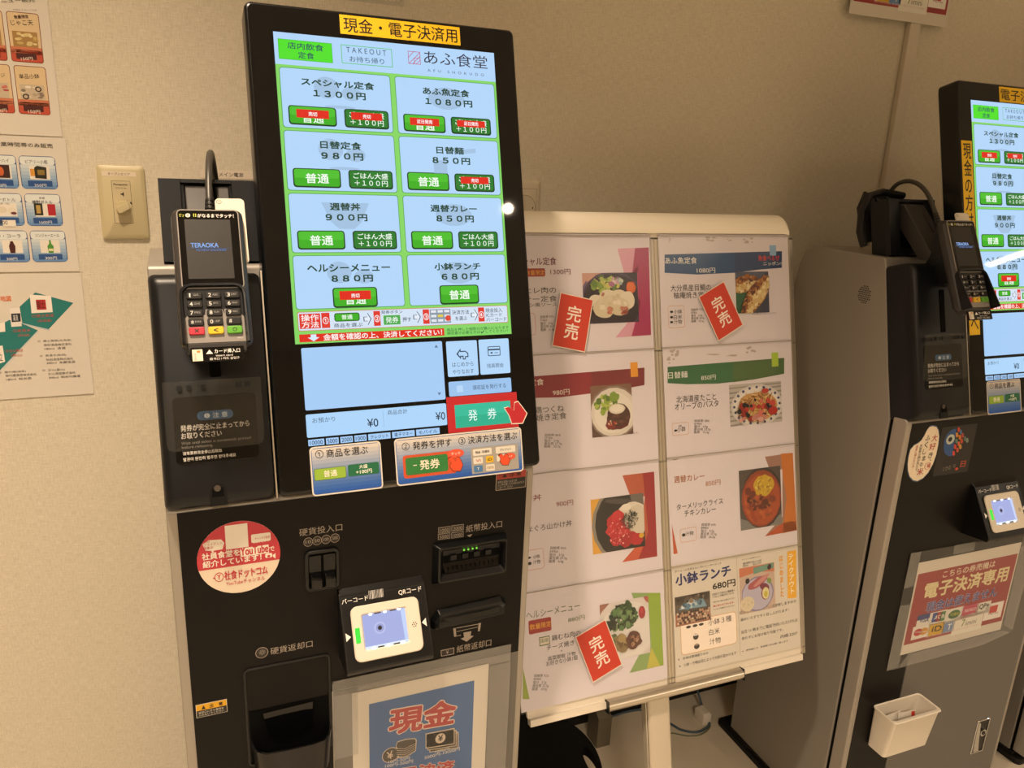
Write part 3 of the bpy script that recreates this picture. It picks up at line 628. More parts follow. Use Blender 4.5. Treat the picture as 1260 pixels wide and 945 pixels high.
  ('p','#f2ece4',2,[(-134.3,-119.1),(-125.9,-118.2),(-125.4,-146),(-135.6,-148.9)]),
  ('t','#222222',3,'立',-134,-144.2,6,13.2,0,0),
  ('p','#f2ece4',2,[(-138.8,-83.7),(-118.3,-79.3),(-119.2,-94.9),(-140.3,-96.6)]),
  ('t','#c0504a',3,'①國士無双',-78.7,-73,32.2,5.2,0,0),
  ('t','#c0504a',3,'(北海道)',-71.4,-81.7,20.4,5.2,0,0),
  ('t','#c0504a',3,'②高清水',-108.7,-96.9,25.6,5.2,0,0),
  ('t','#c0504a',3,'(秋田)',-101.9,-105.1,16.8,5.2,0,0),
  ('t','#c0504a',3,'③立山銀嶺',-122.9,-130.5,25,5.3,0,0),
  ('t','#c0504a',3,'(富山)',-115.6,-138.4,15.7,5.3,0,0),
  ('t','#3c3834',3,'①  國士無双(北海道)',-75.1,-116,49.6,4.2,0,0),
  ('t','#3c3834',3,'高砂酒造株式会社',-66.8,-122.9,41.5,4.3,0,0),
  ('t','#3c3834',3,'180ml  清酒',-66.3,-129.3,30.9,4.3,0,0),
  ('t','#3c3834',3,'②  高清水(秋田)',-74.9,-141.3,39.5,4.3,0,0),
  ('t','#3c3834',3,'秋田酒造株式会社',-66,-148.3,40.4,4.3,0,0),
  ('t','#3c3834',3,'200ml  本醸造酒',-66,-154.2,42.8,4.3,0,0),
  ('t','#3c3834',3,'③  立山(富山)',-73.7,-166.8,33.5,4.3,0,0),
  ('t','#3c3834',3,'立山酒造株式会社',-65.9,-173.4,41.4,4.4,0,0),
  ('t','#3c3834',3,'200ml  純米吟醸酒',-65.2,-180,47.1,4.4,0,0),
  ('t','#3c3834',3,'④  御代櫻(岐阜)',-136.6,-166.4,39,4.3,0,0),
  ('t','#3c3834',3,'御代櫻酒造株式会社',-127.8,-172.4,45.3,4.3,0,0),
  ('t','#3c3834',3,'180ml  純米酒',-127.2,-178.9,36.1,4.3,0,0),
 ],
 'cashless': [
  ('t','#f0e2cc',3,'こちらの券売機は',76,-46.9,152,16.3,0,0.15),
  ('t','#e8dcae',3,'電子決済専用',32.5,-87.8,244.2,35.7,0,0.5),
  ('t','#dcc8d0',3,'現金は使えません',47.6,-121.6,207.6,23.5,0,0.9),
  ('t','#2c489c',6,'現金は使えません',47.6,-121.6,207.6,23.5,0,0.3),
  ('r','#e8e4dc',2,28.3,-151.8,67.1,-125.8,0),
  ('t','#243a80',3,'VISA',35.5,-142.5,27,8.9,-6,0.5),
  ('r','#243a80',3,28.1,-137.1,63.3,-125.1,0),
  ('r','#e8e4dc',2,66.1,-156.6,112.8,-126,0),
  ('r','#2c4a9c',3,71.4,-150.3,87,-127.8,2),
  ('t','#f0ece4',4,'J',76.6,-142.7,7.3,8.2,-5.6,0.4),
  ('r','#b02c38',3,82.2,-151,97.9,-128.4,2),
  ('t','#f0ece4',4,'C',87.4,-143.4,7.3,8.3,-5.6,0.4),
  ('r','#2c7a44',3,92.9,-151.7,108.8,-129,2),
  ('t','#f0ece4',4,'B',98.2,-144,7.4,8.3,-5.6,0.4),
  ('r','#e8e4dc',2,111.2,-161.2,160.3,-127.5,0),
  ('e','#2e6a3c',3,136,-142.6,17.3,10.2),
  ('t','#d8c83c',4,'交通系',123,-144.5,28,7.6,-5.2,0),
  ('r','#c03a62',2,156.8,-159.4,208,-128.8,0),
  ('t','#f4e4e8',3,'nanaco',165.8,-144.7,33.7,7.1,0,0),
  ('r','#e8e4dc',2,201.3,-158.9,244.2,-129.9,0),
  ('t','#26262c',3,'QP+',210.1,-147.3,28.8,13.5,0,0.5),
  ('r','#f0ece8',2,230.1,-178.6,286.2,-138.4,0),
  ('r','#c83030',3,244.8,-162.6,269.2,-145,2),
  ('t','#8a2c30',3,'PayPay',244.4,-167.7,31.4,5.7,0,0),
  ('r','#e8e4dc',2,21.5,-182,70.4,-150.6,0),
  ('e','#c03038',3,38.4,-166.1,12,8.5),
  ('e','#d89a38',3,54.7,-166.9,12.1,8.6),
  ('t','#f4ece4',4,'master',30.6,-166.3,34,3.7,-6.9,0),
  ('r','#d8ac28',2,67.6,-183.4,112.7,-153.7,0),
  ('t','#26221c',3,'iD',78.4,-173.3,27.3,13,-4,0.5),
  ('r','#6a8cc0',2,108.2,-184.4,144.7,-156.4,0),
  ('t','#f0f0f0',3,'T',124.4,-178.3,10.6,13.4,0,0.5),
  ('r','#ece8de',2,139.4,-196,229,-151.5,0),
  ('t','#8a9a3c',3,'7',165.6,-178.5,9.3,16.7,0,0.3),
  ('t','#7a6a5c',3,'iimini',177.1,-178.6,33.1,11.2,0,0),
  ('t','#d8b8b0',3,'現金をご利用のお客様は、隣の券売機をご利用いただきますようお願い致します。',64,-186.2,169.2,4.7,0,0),
 ],
 'cash': [
  ('t','#ecdcd0',3,'現金',54.7,-86.1,103.3,43.8,-4.7,1.4),
  ('t','#b5303a',6,'現金',54.7,-86.1,103.3,43.8,-4.7,0.6),
  ('e','#d8c8b8',2,57.3,-124,13.4,13.7),
  ('e','#33302c',3,57.3,-124,12.3,12.5),
  ('t','#d8c8b8',4,'¥',52.9,-131.1,9.1,13.9,8.2,0.2),
  ('p','#d8c8b8',2,[(65.3,-108.7),(67.9,-102.4),(81.6,-101.4),(95.4,-104.4),(98.1,-108.2),(97,-128.1),(83.5,-135.3),(66.2,-133.1)]),
  ('p','#33302c',3,[(66.2,-108.9),(68.2,-103.9),(81.6,-103),(94.6,-105.6),(96.5,-108.7),(96,-127.4),(83.5,-133.9),(70,-131.8)]),
  ('p','#d8c8b8',4,[(66.5,-114.1),(78.2,-118.5),(96.2,-113.7),(96.2,-114.3),(78.2,-119.3),(66.5,-114.9)]),
  ('p','#d8c8b8',4,[(66.5,-117.7),(78.2,-122.2),(96.2,-116.9),(96.2,-117.6),(78.2,-123),(66.5,-118.5)]),
  ('p','#d8c8b8',4,[(66.5,-121.3),(78.3,-125.8),(96.3,-120.2),(96.3,-120.8),(78.3,-126.6),(66.6,-122.1)]),
  ('p','#d8c8b8',4,[(66.6,-124.9),(78.3,-129.4),(96.3,-123.4),(96.3,-124.1),(78.3,-130.3),(66.6,-125.7)]),
  ('p','#d8c8b8',4,[(66.6,-128.6),(78.3,-133.1),(96.3,-126.7),(96.3,-127.3),(78.3,-133.9),(66.6,-129.4)]),
  ('p','#d8c8b8',2,[(118.4,-109.6),(166,-112.6),(166.7,-143.4),(118.8,-137.9)]),
  ('p','#33302c',2,[(119.7,-111.6),(164.6,-114.6),(165.2,-141.7),(120,-136.6)]),
  ('p','#d8c8b8',3,[(115.2,-105),(162.6,-107.9),(163.3,-138.7),(115.6,-133.2)]),
  ('p','#33302c',3,[(116.5,-107),(161.2,-110),(161.8,-137),(116.8,-131.9)]),
  ('p','#d8c8b8',4,[(112,-100.5),(159.2,-103.3),(159.9,-133.9),(112.3,-128.6)]),
  ('p','#33302c',4,[(113.2,-102.4),(157.8,-105.3),(158.4,-132.2),(113.5,-127.3)]),
  ('e','#d8c8b8',5,136.1,-116.1,8.3,9.1),
  ('t','#33302c',6,'¥',132.3,-121.1,7.9,11.3,0,0.3),
  ('t','#e8e4dc',7,'1000円',127.6,-140.9,23.5,5.3,-5.4,0),
  ('t','#e8e4dc',7,'5000円-10000円',110.8,-148.2,57.7,6.6,0,0),
  ('t','#e8e4dc',7,'10円-50円',53.4,-138.3,33.8,6,-5.3,0),
  ('t','#e8e4dc',7,'100円-500円',48.3,-144.8,43.8,6.4,-5,0),
  ('t','#ecdcd0',3,'電子決済',40.5,-170.9,118.3,22.2,-7.4,1.4),
  ('t','#b5303a',6,'電子決済',40.5,-170.9,118.3,22.2,-7.4,0.6),
 ],
 'circle_sticker': [
  ('e','#ecdcc8',1,0,0,51.2,51.2),
  ('half','#c83a48',2,51.2,-11.2),
  ('r','#f0e8dc',3,-15.6,13.5,11.9,47.1,0),
  ('p','#f0e8dc',3,[(-43,25.4),(-35.9,30.4),(-20.6,29),(-17.2,23.7),(-19.8,15),(-30.1,14.9),(-31.6,11.1),(-33.2,15),(-40.5,16.6)]),
  ('t','#c83a48',4,'契約\nクライアント\n募集中',-42.2,17.3,22.8,13.6,0,0),
  ('r','#f0e8dc',3,15.6,17.9,39.8,29.9,2),
  ('t','#c83a48',4,'チャンネル登録',20,21.8,18.7,3.7,0,0),
  ('t','#f0e8dc',4,'お願いします',18.2,16.9,19.4,3.3,0,0),
  ('t','#f6ece0',4,'社員食堂を',-44.7,3.1,45.3,9.4,0,0.4),
  ('r','#f6ece0',3,1.4,0.4,36.8,12.6,0),
  ('t','#c83a48',4,'YouTube',1.8,2.2,34.1,11,0,0.5),
  ('t','#f6ece0',4,'で',37.9,1.7,6.7,6.6,10,0.3),
  ('t','#f6ece0',4,'紹介しています！',-44.4,-8,71.4,9.4,0,0.4),
  ('r','#f6ece0',5,31.9,-6.3,40.8,0.1,2),
  ('e','#c83a48',6,36.3,-4.1,1.9,1.9),
  ('p','#f6ece0',5,[(41.6,-3.4),(45,-1),(44.6,-9.3),(41.5,-5.7)]),
  ('t','#c83a48',4,'社食ドットコム',-19.5,-29.6,53.4,12.6,0,0.35),
  ('t','#c83a48',4,'YouTubeチャンネル',-18.1,-38.1,48.4,6,0,0.1),
  ('t','#c83a48',4,'shashoku.com',6.3,-22.2,27.3,3,0,0),
  ('e','#c83a48',3,-26.1,-23.9,5.6,6.7),
  ('e','#ecdcc8',4,-26.1,-23.9,4.7,5.6),
  ('t','#c83a48',5,'Y',-28.5,-27.2,4.7,7.4,0,0.3),
  ('e','#c83a48',4,-32.4,-24.2,0.9,1.1),
 ],
 'rice_sticker': [
  ('p','#3a5a78',0,[(8.3,55.6),(19.1,53.1),(26.8,45.1),(32.3,31.8),(34.5,15.7),(34.6,-6.3),(30.7,-26),(22.3,-43.3),(11,-54.1),(-3.2,-58.5),(-15.5,-55),(-26.6,-45.7),(-34,-32.8),(-38.3,-18.4),(-39.7,-2.5),(-38.6,11.2),(-31.4,19.3),(-21.1,23.2),(-13.7,28.3),(-8.5,37.6),(-3.8,48.9),(1.1,54.3)]),
  ('p','#ecdcc4',1,[(8.1,53.3),(18.5,50.9),(25.9,43.3),(31.2,30.4),(33.3,15),(33.4,-6.2),(29.7,-25.1),(21.6,-41.7),(10.7,-52.1),(-3,-56.4),(-14.8,-53),(-25.5,-44),(-32.6,-31.7),(-36.7,-17.8),(-38.1,-2.5),(-37,10.6),(-30.1,18.4),(-20.2,22.2),(-13,27.1),(-8,36.1),(-3.6,46.9),(1.1,52.1)]),
  ('t','#b03838',3,'大',12.6,21.8,14.8,13.6,0,0.15),
  ('t','#b03838',3,'好',10.9,4.8,16.1,13.7,0,0.15),
  ('t','#3a3432',3,'き',12.7,-11.7,11.1,11.8,0,0.15),
  ('t','#3a3432',3,'、',19.3,-18.6,3.6,4.1,12.6,0.15),
  ('t','#3a3432',3,'ふ',-4.1,25.3,12.2,10.6,0,0.15),
  ('t','#3a3432',3,'く',-2.9,11,8.4,11.7,0,0.15),
  ('t','#3a3432',3,'し',-3.9,-2.3,8,10.8,0,0.15),
  ('t','#3a3432',3,'ま',-2.3,-15.5,9,9.8,0,0.15),
  ('t','#3a3432',3,'の',-5,-26.7,7.2,7.9,0,0.15),
  ('t','#b03838',3,'米',-8.5,-44.1,16.1,13.9,0,0.15),
  ('e','#b03838',2,16.7,-27.6,8.1,7.6),
  ('e','#ecdcc4',3,16.7,-27.6,7.1,6.8),
  ('t','#b03838',4,'福',13.9,-31.1,8.2,8,0,0.3),
  ('t','#4a403c',3,'生\n産\n者\nの\n顔\nが\n見\nえ\nる',-15.5,-33.6,8.2,52.8,0,0),
  ('t','#b05048',3,'農\n薬\nに\n頼\nら\nな\nい\n米',-24.9,-26.8,6.1,44.9,0,0),
 ],
 'fish_sticker': [
  ('p','#24508c',1,[(-6.1,38.7),(-1.5,-17.8),(-12.2,-17.3),(-24.1,-10.6),(-30.3,1.7),(-32.2,15.3),(-29.5,28.4),(-19.4,37)]),
  ('e','#b8c0b4',2,-16.7,17.6,10.8,10.3),
  ('e','#101014',3,-17.4,17.7,5.1,4.9),
  ('p','#b84030',2,[(-3.8,40.2),(1.7,40.5),(5.2,33.2),(2.6,30),(-1.7,32.7)]),
  ('p','#c88a3c',2,[(-5.9,29.9),(-0.5,30.1),(3,22.9),(0.4,19.6),(-3.9,22.4)]),
  ('p','#3a6a9c',2,[(2.8,34.8),(8.3,35.1),(11.8,27.8),(9.1,24.6),(4.8,27.3)]),
  ('p','#c8742c',2,[(3.2,24.2),(8.7,24.4),(12.2,17.2),(9.6,13.9),(5.3,16.7)]),
  ('p','#a84838',2,[(9.9,27.4),(15.4,27.7),(19,20.4),(16.3,17.2),(12,19.9)]),
  ('p','#5a7a6a',2,[(-3.7,17.1),(1.8,17.4),(5.3,10.1),(2.7,6.9),(-1.6,9.6)]),
  ('p','#b84830',2,[(10.6,15.8),(16.1,16),(19.7,8.7),(17,5.4),(12.7,8.2)]),
  ('p','#c8603c',2,[(4.4,10.6),(9.9,10.8),(13.5,3.5),(10.8,0.2),(6.5,3)]),
  ('p','#c84030',2,[(-4.3,5.6),(1.2,5.8),(4.7,-1.5),(2,-4.7),(-2.3,-2)]),
  ('p','#b84830',2,[(4.1,-2),(9.6,-1.8),(13.2,-9.2),(10.5,-12.4),(6.2,-9.6)]),
  ('p','#c09040',2,[(10,4.2),(15.5,4.4),(19.1,-3),(16.4,-6.2),(12.1,-3.4)]),
  ('p','#c84030',2,[(-4.4,-8),(1.1,-7.8),(4.6,-15.1),(2,-18.4),(-2.3,-15.6)]),
  ('p','#5a6a6a',2,[(18.3,19.9),(23.9,20.1),(27.5,12.8),(24.8,9.5),(20.5,12.3)]),
  ('p','#7a8a80',2,[(25.3,15.9),(30.9,16.1),(34.5,8.8),(31.8,5.5),(27.5,8.3)]),
  ('t','#8a8474',2,'いかの',-20.4,-48.1,21.2,10.3,4.2,0),
  ('t','#8a8474',2,'な',5.7,-44.1,8.2,8.3,6,0),
  ('t','#b8503c',2,'日',25.8,-44.4,13.3,12.7,0,0.2),
  ('e','#c84030',2,17.4,-46.9,4.2,2.9),
 ],
 'panel': [
  ('t','#a89c90',1,'硬貨投入口',147.7,901.1,56.8,10.7,0,0),
  ('e','#a89c90',1,159,891.1,6.1,6.6),
  ('e','#2a2421',2,159,891.1,5.5,5.9),
  ('t','#a89c90',3,'10',155.4,889.2,7.1,4.5,0,0),
  ('e','#a89c90',1,170.7,891.2,6.1,6.6),
  ('e','#2a2421',2,170.7,891.2,5.5,6),
  ('t','#a89c90',3,'50',167,889.3,7.2,4.6,0,0),
  ('e','#a89c90',1,182.5,891.3,6.2,6.7),
  ('e','#2a2421',2,182.5,891.3,5.6,6),
  ('t','#a89c90',3,'100',178.8,889.3,7.2,4.6,0,0),
  ('e','#a89c90',1,194.4,891.3,6.2,6.7),
  ('e','#2a2421',2,194.4,891.3,5.6,6),
  ('t','#a89c90',3,'500',190.7,889.4,7.3,4.6,0,0),
  ('t','#a89c90',1,'紙幣投入口',382.7,870.2,56.4,11.4,0,0),
  ('p','#a89c90',1,[(384.3,865.5),(392.9,866.2),(389.2,861.8)]),
  ('p','#a89c90',1,[(340.7,884.6),(358.8,884.2),(359,874.9),(340.8,875.3)]),
  ('p','#2a2421',2,[(341.4,883.7),(358.1,883.6),(358.3,875.7),(341.5,875.9)]),
  ('t','#a89c90',3,'1000',343.1,876.4,13.5,5.4,0,0),
  ('p','#a89c90',1,[(360.4,884.7),(378.8,884.4),(379.1,875),(360.6,875.4)]),
  ('p','#2a2421',2,[(361.2,883.9),(378.1,883.8),(378.3,875.9),(361.3,876)]),
  ('t','#a89c90',3,'2000',363,876.5,13.7,5.4,0,0),
  ('p','#a89c90',1,[(340.4,874.4),(358.6,874),(358.8,864.6),(340.5,865.1)]),
  ('p','#2a2421',2,[(341.1,873.5),(357.9,873.4),(358,865.5),(341.2,865.7)]),
  ('t','#a89c90',3,'5000',342.8,866.2,13.5,5.4,0,0),
  ('p','#a89c90',1,[(360.4,873.7),(378.9,873.3),(379.1,863.9),(360.6,864.3)]),
  ('p','#2a2421',2,[(361.2,872.8),(378.2,872.7),(378.4,864.7),(361.3,864.9)]),
  ('t','#a89c90',3,'10000',363,865.4,13.7,5.4,0,0),
  ('p','#a89c90',1,[(366.8,714.7),(370.8,714.4),(372.1,699.7),(368.6,699.9)]),
  ('p','#a89c90',1,[(407.4,714.8),(411.5,714.8),(409.9,700.9),(406.9,700.7)]),
  ('p','#a89c90',1,[(371.2,714.5),(407.5,714),(408,712.8),(371.8,713.4)]),
  ('p','#a89c90',1,[(371.9,708.3),(406.6,708.8),(406.9,708),(371.9,707.5)]),
  ('p','#a89c90',1,[(368.6,700.4),(379.2,700.8),(379.2,699.7),(369.1,699.5)]),
  ('p','#a89c90',2,[(383.3,703.7),(395.8,703.6),(395,696),(400.1,694.3),(388.8,686.8),(379.1,694.1),(384.6,695.3)]),
  ('t','#a89c90',1,'紙幣返却口',373.3,670.3,56.1,12.5,0,0),
  ('p','#a89c90',1,[(347.8,681),(369.1,681),(369.3,669.3),(348.7,670)]),
  ('p','#2a2421',2,[(348.8,679.7),(368.1,679.9),(368.3,670.6),(349.7,670.9)]),
  ('t','#a89c90',3,'¥',356.5,672.3,4.4,6.5,4.3,0),
  ('t','#a89c90',1,'硬貨返却口',103.9,729.6,56.5,10.8,0,0),
  ('e','#a89c90',1,92.8,735.7,8.4,8.4),
  ('e','#2a2421',2,92.8,735.7,7.6,7.5),
  ('t','#a89c90',3,'✳',88.3,732.7,8.9,8.8,-7.1,0),
 ],
}
# ------------------------------------------------------------------ the room
X0, X1, Y0 = -3.2, 7.0, -5.6
def slab(name, x0, x1, y0, y1, z0, z1, key):
    return struct(MB().box(x0 * 1000, x1 * 1000, y0 * 1000, y1 * 1000, z0 * 1000, z1 * 1000, key).build(name))
slab('floor', X0, X1, Y0, 0, -.06, 0, 'floor_vinyl')
slab('wall_back', X0, X1, 0, .1, 0, CEILING, 'wallpaper')
slab('wall_left', X0 - .1, X0, Y0, 0, 0, CEILING, 'wallpaper')
slab('wall_right', X1, X1 + .1, Y0, 0, 0, CEILING, 'wallpaper')
slab('wall_front', X0, X1, Y0 - .1, Y0, 0, CEILING, 'wallpaper')
slab('ceiling', X0, X1, Y0, 0, CEILING, CEILING + .06, 'ceiling_white')
slab('baseboard_back', X0, X1, -.008, -.0002, 0, .1, 'baseboard_black')

# ------------------------------------------------------------------ touch screen picture
BLUE, GRN, DKG = '*#b2d6fa', '*#86d666', '*#17402a'
def screen_picture(s):
    s.r(0, -531, 299, 0, '*#16181c', 0)
    s.r(0, -40.4, 299, 0, BLUE, 1)
    s.r(0, -394.8, 299, -40.4, GRN, 1)
    s.r(5, -33.8, 72.6, -8.4, '*#4fe02c', 2)
    s.outline(5, -33.8, 72.6, -8.4, '*#3fae2a', 3, 0, .5)
    s.tc('店内飲食', 39, -15.8, 45, 8.4, '*#28405c', 4, .2); s.tc('定食', 39, -27, 20, 8.4, '*#28405c', 4, .2)
    s.outline(84.2, -32.6, 152, -8.3, '*#5cc46c', 2, 0, .9)
    s.tc('T A K E O U T', 117.5, -14.4, 53, 7, '*#4a6478', 3, .1); s.tc('お持ち帰り', 117.5, -26, 46, 7.4, '*#4a6478', 3, .1)
    s.outline(174, -25.5, 191, -8.5, '*#c0406a', 2, 0, .7)
    for i in range(3): s.p([(174 + i * 5, -25.5), (175 + i * 5, -25.5), (191, -9.5 - i * 5), (191, -8.5 - i * 5)], '*#c0406a', 3)
    s.p([(174, -17), (182, -8.5), (183, -8.5), (174, -18)], '*#c0406a', 3); s.r(182, -25.5, 182.7, -17, '*#c0406a', 3); s.r(182, -17.6, 191, -17, '*#c0406a', 3)
    s.tc('あふ食堂', 242, -14.5, 92, 18, '*#2c2638', 3); s.tc('A  F  U     S  H  O  K  U  D  O', 241, -32.2, 82, 3.6, '*#4a5068', 3)
    dishes = [('スペシャル定食', '１３００円', 1, '売切', 1, '売切'), ('あふ魚定食', '１０８０円', 1, '近日発売', 1, '近日発売'),
              ('日替定食', '９８０円', 1, '', 1, ''), ('日替麺', '８５０円', 1, '', 1, '売切'),
              ('週替丼', '９００円', 1, '', 1, ''), ('週替カレー', '８５０円', 1, '', 1, ''),
              ('ヘルシーメニュー', '８８０円', 1, '売切', 0, ''), ('小鉢ランチ', '６８０円', 1, '', 0, '')]
    for i, (name, price, _, so1, two, so2) in enumerate(dishes):
        r, c = divmod(i, 2)
        du, dv = 149.2 * c, -79.4 * r
        bot = -120 + dv if r < 3 else -351
        s.r(4 + du, bot, 147 + du, -43.7 + dv, '*#4a9a48', 2, 4)
        s.r(4.8 + du, bot + .8, 146.2 + du, -44.5 + dv, BLUE, 3, 3.5)
        wm = '*#a2c2e2'                                     # pale dish drawn behind the words
        if r == 2 and c == 0: s.p([(45 + du, -55 + dv), (107 + du, -55 + dv), (96 + du, -80 + dv), (86 + du, -89 + dv), (66 + du, -89 + dv), (56 + du, -80 + dv)], wm, 4)
        elif c == 0: s.e(62 + du, -66 + dv, 16, 14, wm, 4); s.e(94 + du, -72 + dv, 13, 9, wm, 4); s.e(78 + du, -90 + dv, 20, 2, wm, 4)
        elif r == 1: s.r(200 , -92 + dv, 219, -74 + dv, wm, 4); s.p([(230, -60 + dv), (262, -56 + dv), (262, -62 + dv), (230, -65 + dv)], wm, 4)
        else: s.e(75 + du, -69 + dv, 26, 15, wm, 4)
        s.tc(name, 75.5 + du + (2 if r == 0 and c == 0 else 0), -60.2 + dv, 13.7 * len(name) - 2, 9.4, DKG, 5, .55)
        s.tc(price, 75.5 + du + (3 if r == 0 else 1 if r < 3 else 3), -74.3 + dv, 13.4 * len(price), 8.6, DKG, 5, .78)
        bt, bb = -91.3 + dv, -115.8 + dv
        if r == 3: bt, bb = -324, -350.2
        x0, x1 = (11.8, 72.4) if two else (51.4, 110)
        if c: x0, x1 = (12.2, 71.2) if two else (47, 104)
        if r == 0 and c: bt, bb = -93, -116.4
        s.r(x0 + du, bb, x1 + du, bt, '*#123c1c', 4, 4); s.r(x0 + 1.6 + du, bb + 2, x1 - 1.6 + du, bt - 1.2, '*#3cae24', 5, 3)
        s.r(x0 + 1.6 + du, (bb + bt) / 2, x1 - 1.6 + du, bt - 1.2, '*#4cbe30', 6, 3)
        xm = (x0 + x1) / 2 + du
        if so1:
            s.tc('普通', xm, (bt + bb) / 2 - 3, 27, 12, '*#f4fff0', 7, .25)
            s.r(xm - 20.5, (bt + bb) / 2 - 3, xm + 20.5, bt - 4.6, '*#e0281c', 8); s.tc(so1, xm, (bt + bb) / 2 + 2.2, 5.4 * len(so1), 5.4, '*#ffffff', 9, .3)
        else: s.tc('普通', xm, (bt + bb) / 2 - .4, 29, 12.4, '*#f4fff0', 7, .3)
        if two:
            x0, x1 = (82.6, 141.4) if not c else (79.2, 138)
            xm = (x0 + x1) / 2 + du
            s.r(x0 + du, bb, x1 + du, bt, '*#123c1c', 4, 4); s.r(x0 + 1.6 + du, bb + 2, x1 - 1.6 + du, bt - 1.2, '*#237a2c', 5, 3)
            s.tc('ごはん大盛', xm, (bt + bb) / 2 + 4.8, 46, 7.6, '*#f0fff0', 7, .2); s.tc('＋１００円', xm, (bt + bb) / 2 - 4.8, 44, 7.4, '*#f0fff0', 7, .2)
            if so2:
                s.r(xm - 20.5, (bt + bb) / 2 - 1.5, xm + 20.5, bt - 4.2, '*#e0281c', 8); s.tc(so2, xm, (bt + bb) / 2 + 3.2, 5.2 * len(so2), 5.2, '*#ffffff', 9, .3)
    # how-to strip
    s.r(5.2, -378.4, 294.8, -354, '*#d8402c', 2, 2); s.r(5.8, -377.8, 294.2, -354.6, '*#d4e4f6', 3, 2)
    s.r(7.2, -375.6, 33.6, -356.4, '*#e0382c', 4); s.t('操作\n方法', 9.5, -374.6, 22, 17, '*#fff0ee', 5, 0, .3)
    for x0, x1, n in ((35, 45.5, '①'), (103, 112, '②'), (170.5, 179.5, '③'), (250.5, 259.5, '④')):
        s.r(x0, -375.6, x1, -356, '*#e0382c', 4); s.tc(n, (x0 + x1) / 2, -366, 7, 9, '*#ffffff', 5, .2)
    s.r(51.5, -368, 84.5, -357, '*#123c1c', 4, 3); s.r(52.5, -367, 83.5, -358, '*#3cae24', 5, 2); s.tc('普通', 68, -362.4, 14, 6, '*#f4fff0', 6, .2)
    s.tc('商品を選ぶ', 69, -373, 37, 5.6, '*#2c3c50', 5, .1)
    for x in (89.5, 157, 239.5):
        pts = [(x, -363), (x + 5.5, -363), (x + 5.5, -357.5), (x + 10.5, -366), (x + 5.5, -374.5), (x + 5.5, -369), (x, -369)]
        s.p(pts, '*#2c3c50', 4)
        cx, cy = x + 5.2, -366
        s.p([(cx + (a - cx) * .78, cy + (b - cy) * .8) for a, b in pts], '*#e4eefa', 5)
    s.tc('発券ボタン', 128, -358, 29, 4.6, '*#2c3c50', 5, .1)
    s.r(115.5, -375.4, 139.5, -361.6, '*#d8ecd8', 4); s.r(116.2, -374.7, 138.8, -362.3, '*#48a850', 5); s.tc('発券', 127.5, -368.5, 17, 8, '*#e8f8e8', 6, .2)
    s.tc('押す', 148, -368.5, 12, 6, '*#2c3c50', 5, .1)
    s.r(180.5, -375.4, 210, -356.4, '*#8a98a8', 4)
    for i in range(3):
        for j in range(3): s.r(182 + j * 9.5, -361 - i * 6.2, 189.5 + j * 9.5, -357.6 - i * 6.2, '*#e4e8ee' if (i, j) != (1, 1) else '*#e4cc50', 5)
    s.e(206, -369, 4, 4, '*#e04838', 6)
    s.tc('決済方法', 224.5, -361.5, 25, 6, '*#2c3c50', 5, .1); s.tc('を選ぶ', 225, -370, 17, 5.6, '*#2c3c50', 5, .1)
    s.t('現金投入\nICカード\nバーコード', 261.5, -376, 31, 18.5, '*#2c3c50', 5, 0, .05)
    s.r(5.6, -392.6, 199.4, -382.6, '*#e02c1c', 2)
    s.p([(20, -383.2), (27, -383.2), (27, -387), (31, -387), (23.5, -392), (16, -387), (20, -387)], '*#d8ecff', 3)
    s.tc('金額を確認の上、決済してください！', 116, -387.6, 160, 8, '*#fff4f0', 3, .35)
    s.t('商品を押した個数分が購入になります\n領収書が必要な方は✔してください！', 203, -392.4, 92, 9.4, '*#1f6a3c', 3, 0, .1)
    # basket and payment
    P = '*#a6cdf6'
    s.r(6.8, -480, 195, -400, P, 2, 2); s.r(6.5, -515.2, 195, -485.3, '*#aed6fb', 2, 2)
    s.p([(184, -408.5), (189, -408.5), (186.5, -404.5)], '*#5c7898', 3); s.p([(184, -470), (189, -470), (186.5, -474)], '*#5c7898', 3)
    s.r(106.7, -511, 107.1, -489, '*#86a8cc', 3)
    s.t('お預かり', 14.5, -497, 29, 6.4, '*#4a5a70', 4); s.t('商品合計', 113, -494.6, 27, 6.2, '*#4a5a70', 4)
    s.t('¥0', 85, -508.6, 14.6, 11, '*#1c2836', 4, 0, .1); s.t('¥0', 179, -507.6, 13.6, 11, '*#1c2836', 4, 0, .1)
    s.r(200.6, -449.8, 245.6, -401, '*#b4d8fa', 2, 2); s.r(248.2, -449.8, 293.6, -400.8, '*#b4d8fa', 2, 2); s.r(200.5, -476.8, 293.5, -456.5, '*#9cc4ee', 2, 2)
    s.p([(214.5, -419), (221, -411.5), (221, -415), (228, -415), (232, -418.5), (232, -424), (228, -424), (228, -427), (223.5, -427), (223.5, -423), (221, -423), (221, -426.5)], '*#24364c', 4)
    s.p([(216.8, -419), (219.8, -415), (219.8, -416.4), (227.6, -416.4), (230.6, -419.2), (230.6, -422.6), (226.8, -422.6), (226.8, -425.8), (224.8, -425.8), (224.8, -421.6), (219.8, -421.6), (219.8, -423)], '*#b4d8fa', 5)
    s.tc('はじめから', 223, -433.4, 31, 6.2, '*#3c4c62', 4); s.tc('やりなおす', 223, -443.4, 31, 6.2, '*#3c4c62', 4)
    s.r(261, -424.5, 280, -411, '*#24364c', 4, 1.5); s.r(262, -423.5, 279, -412, '*#b4d8fa', 5, 1); s.r(262, -416.6, 279, -414.6, '*#24364c', 6); s.r(265, -421, 268, -419, '*#24364c', 6); s.r(271, -420.6, 276, -419.8, '*#24364c', 6)
    s.tc('残高照会', 271, -438, 25, 6.2, '*#3c4c62', 4)
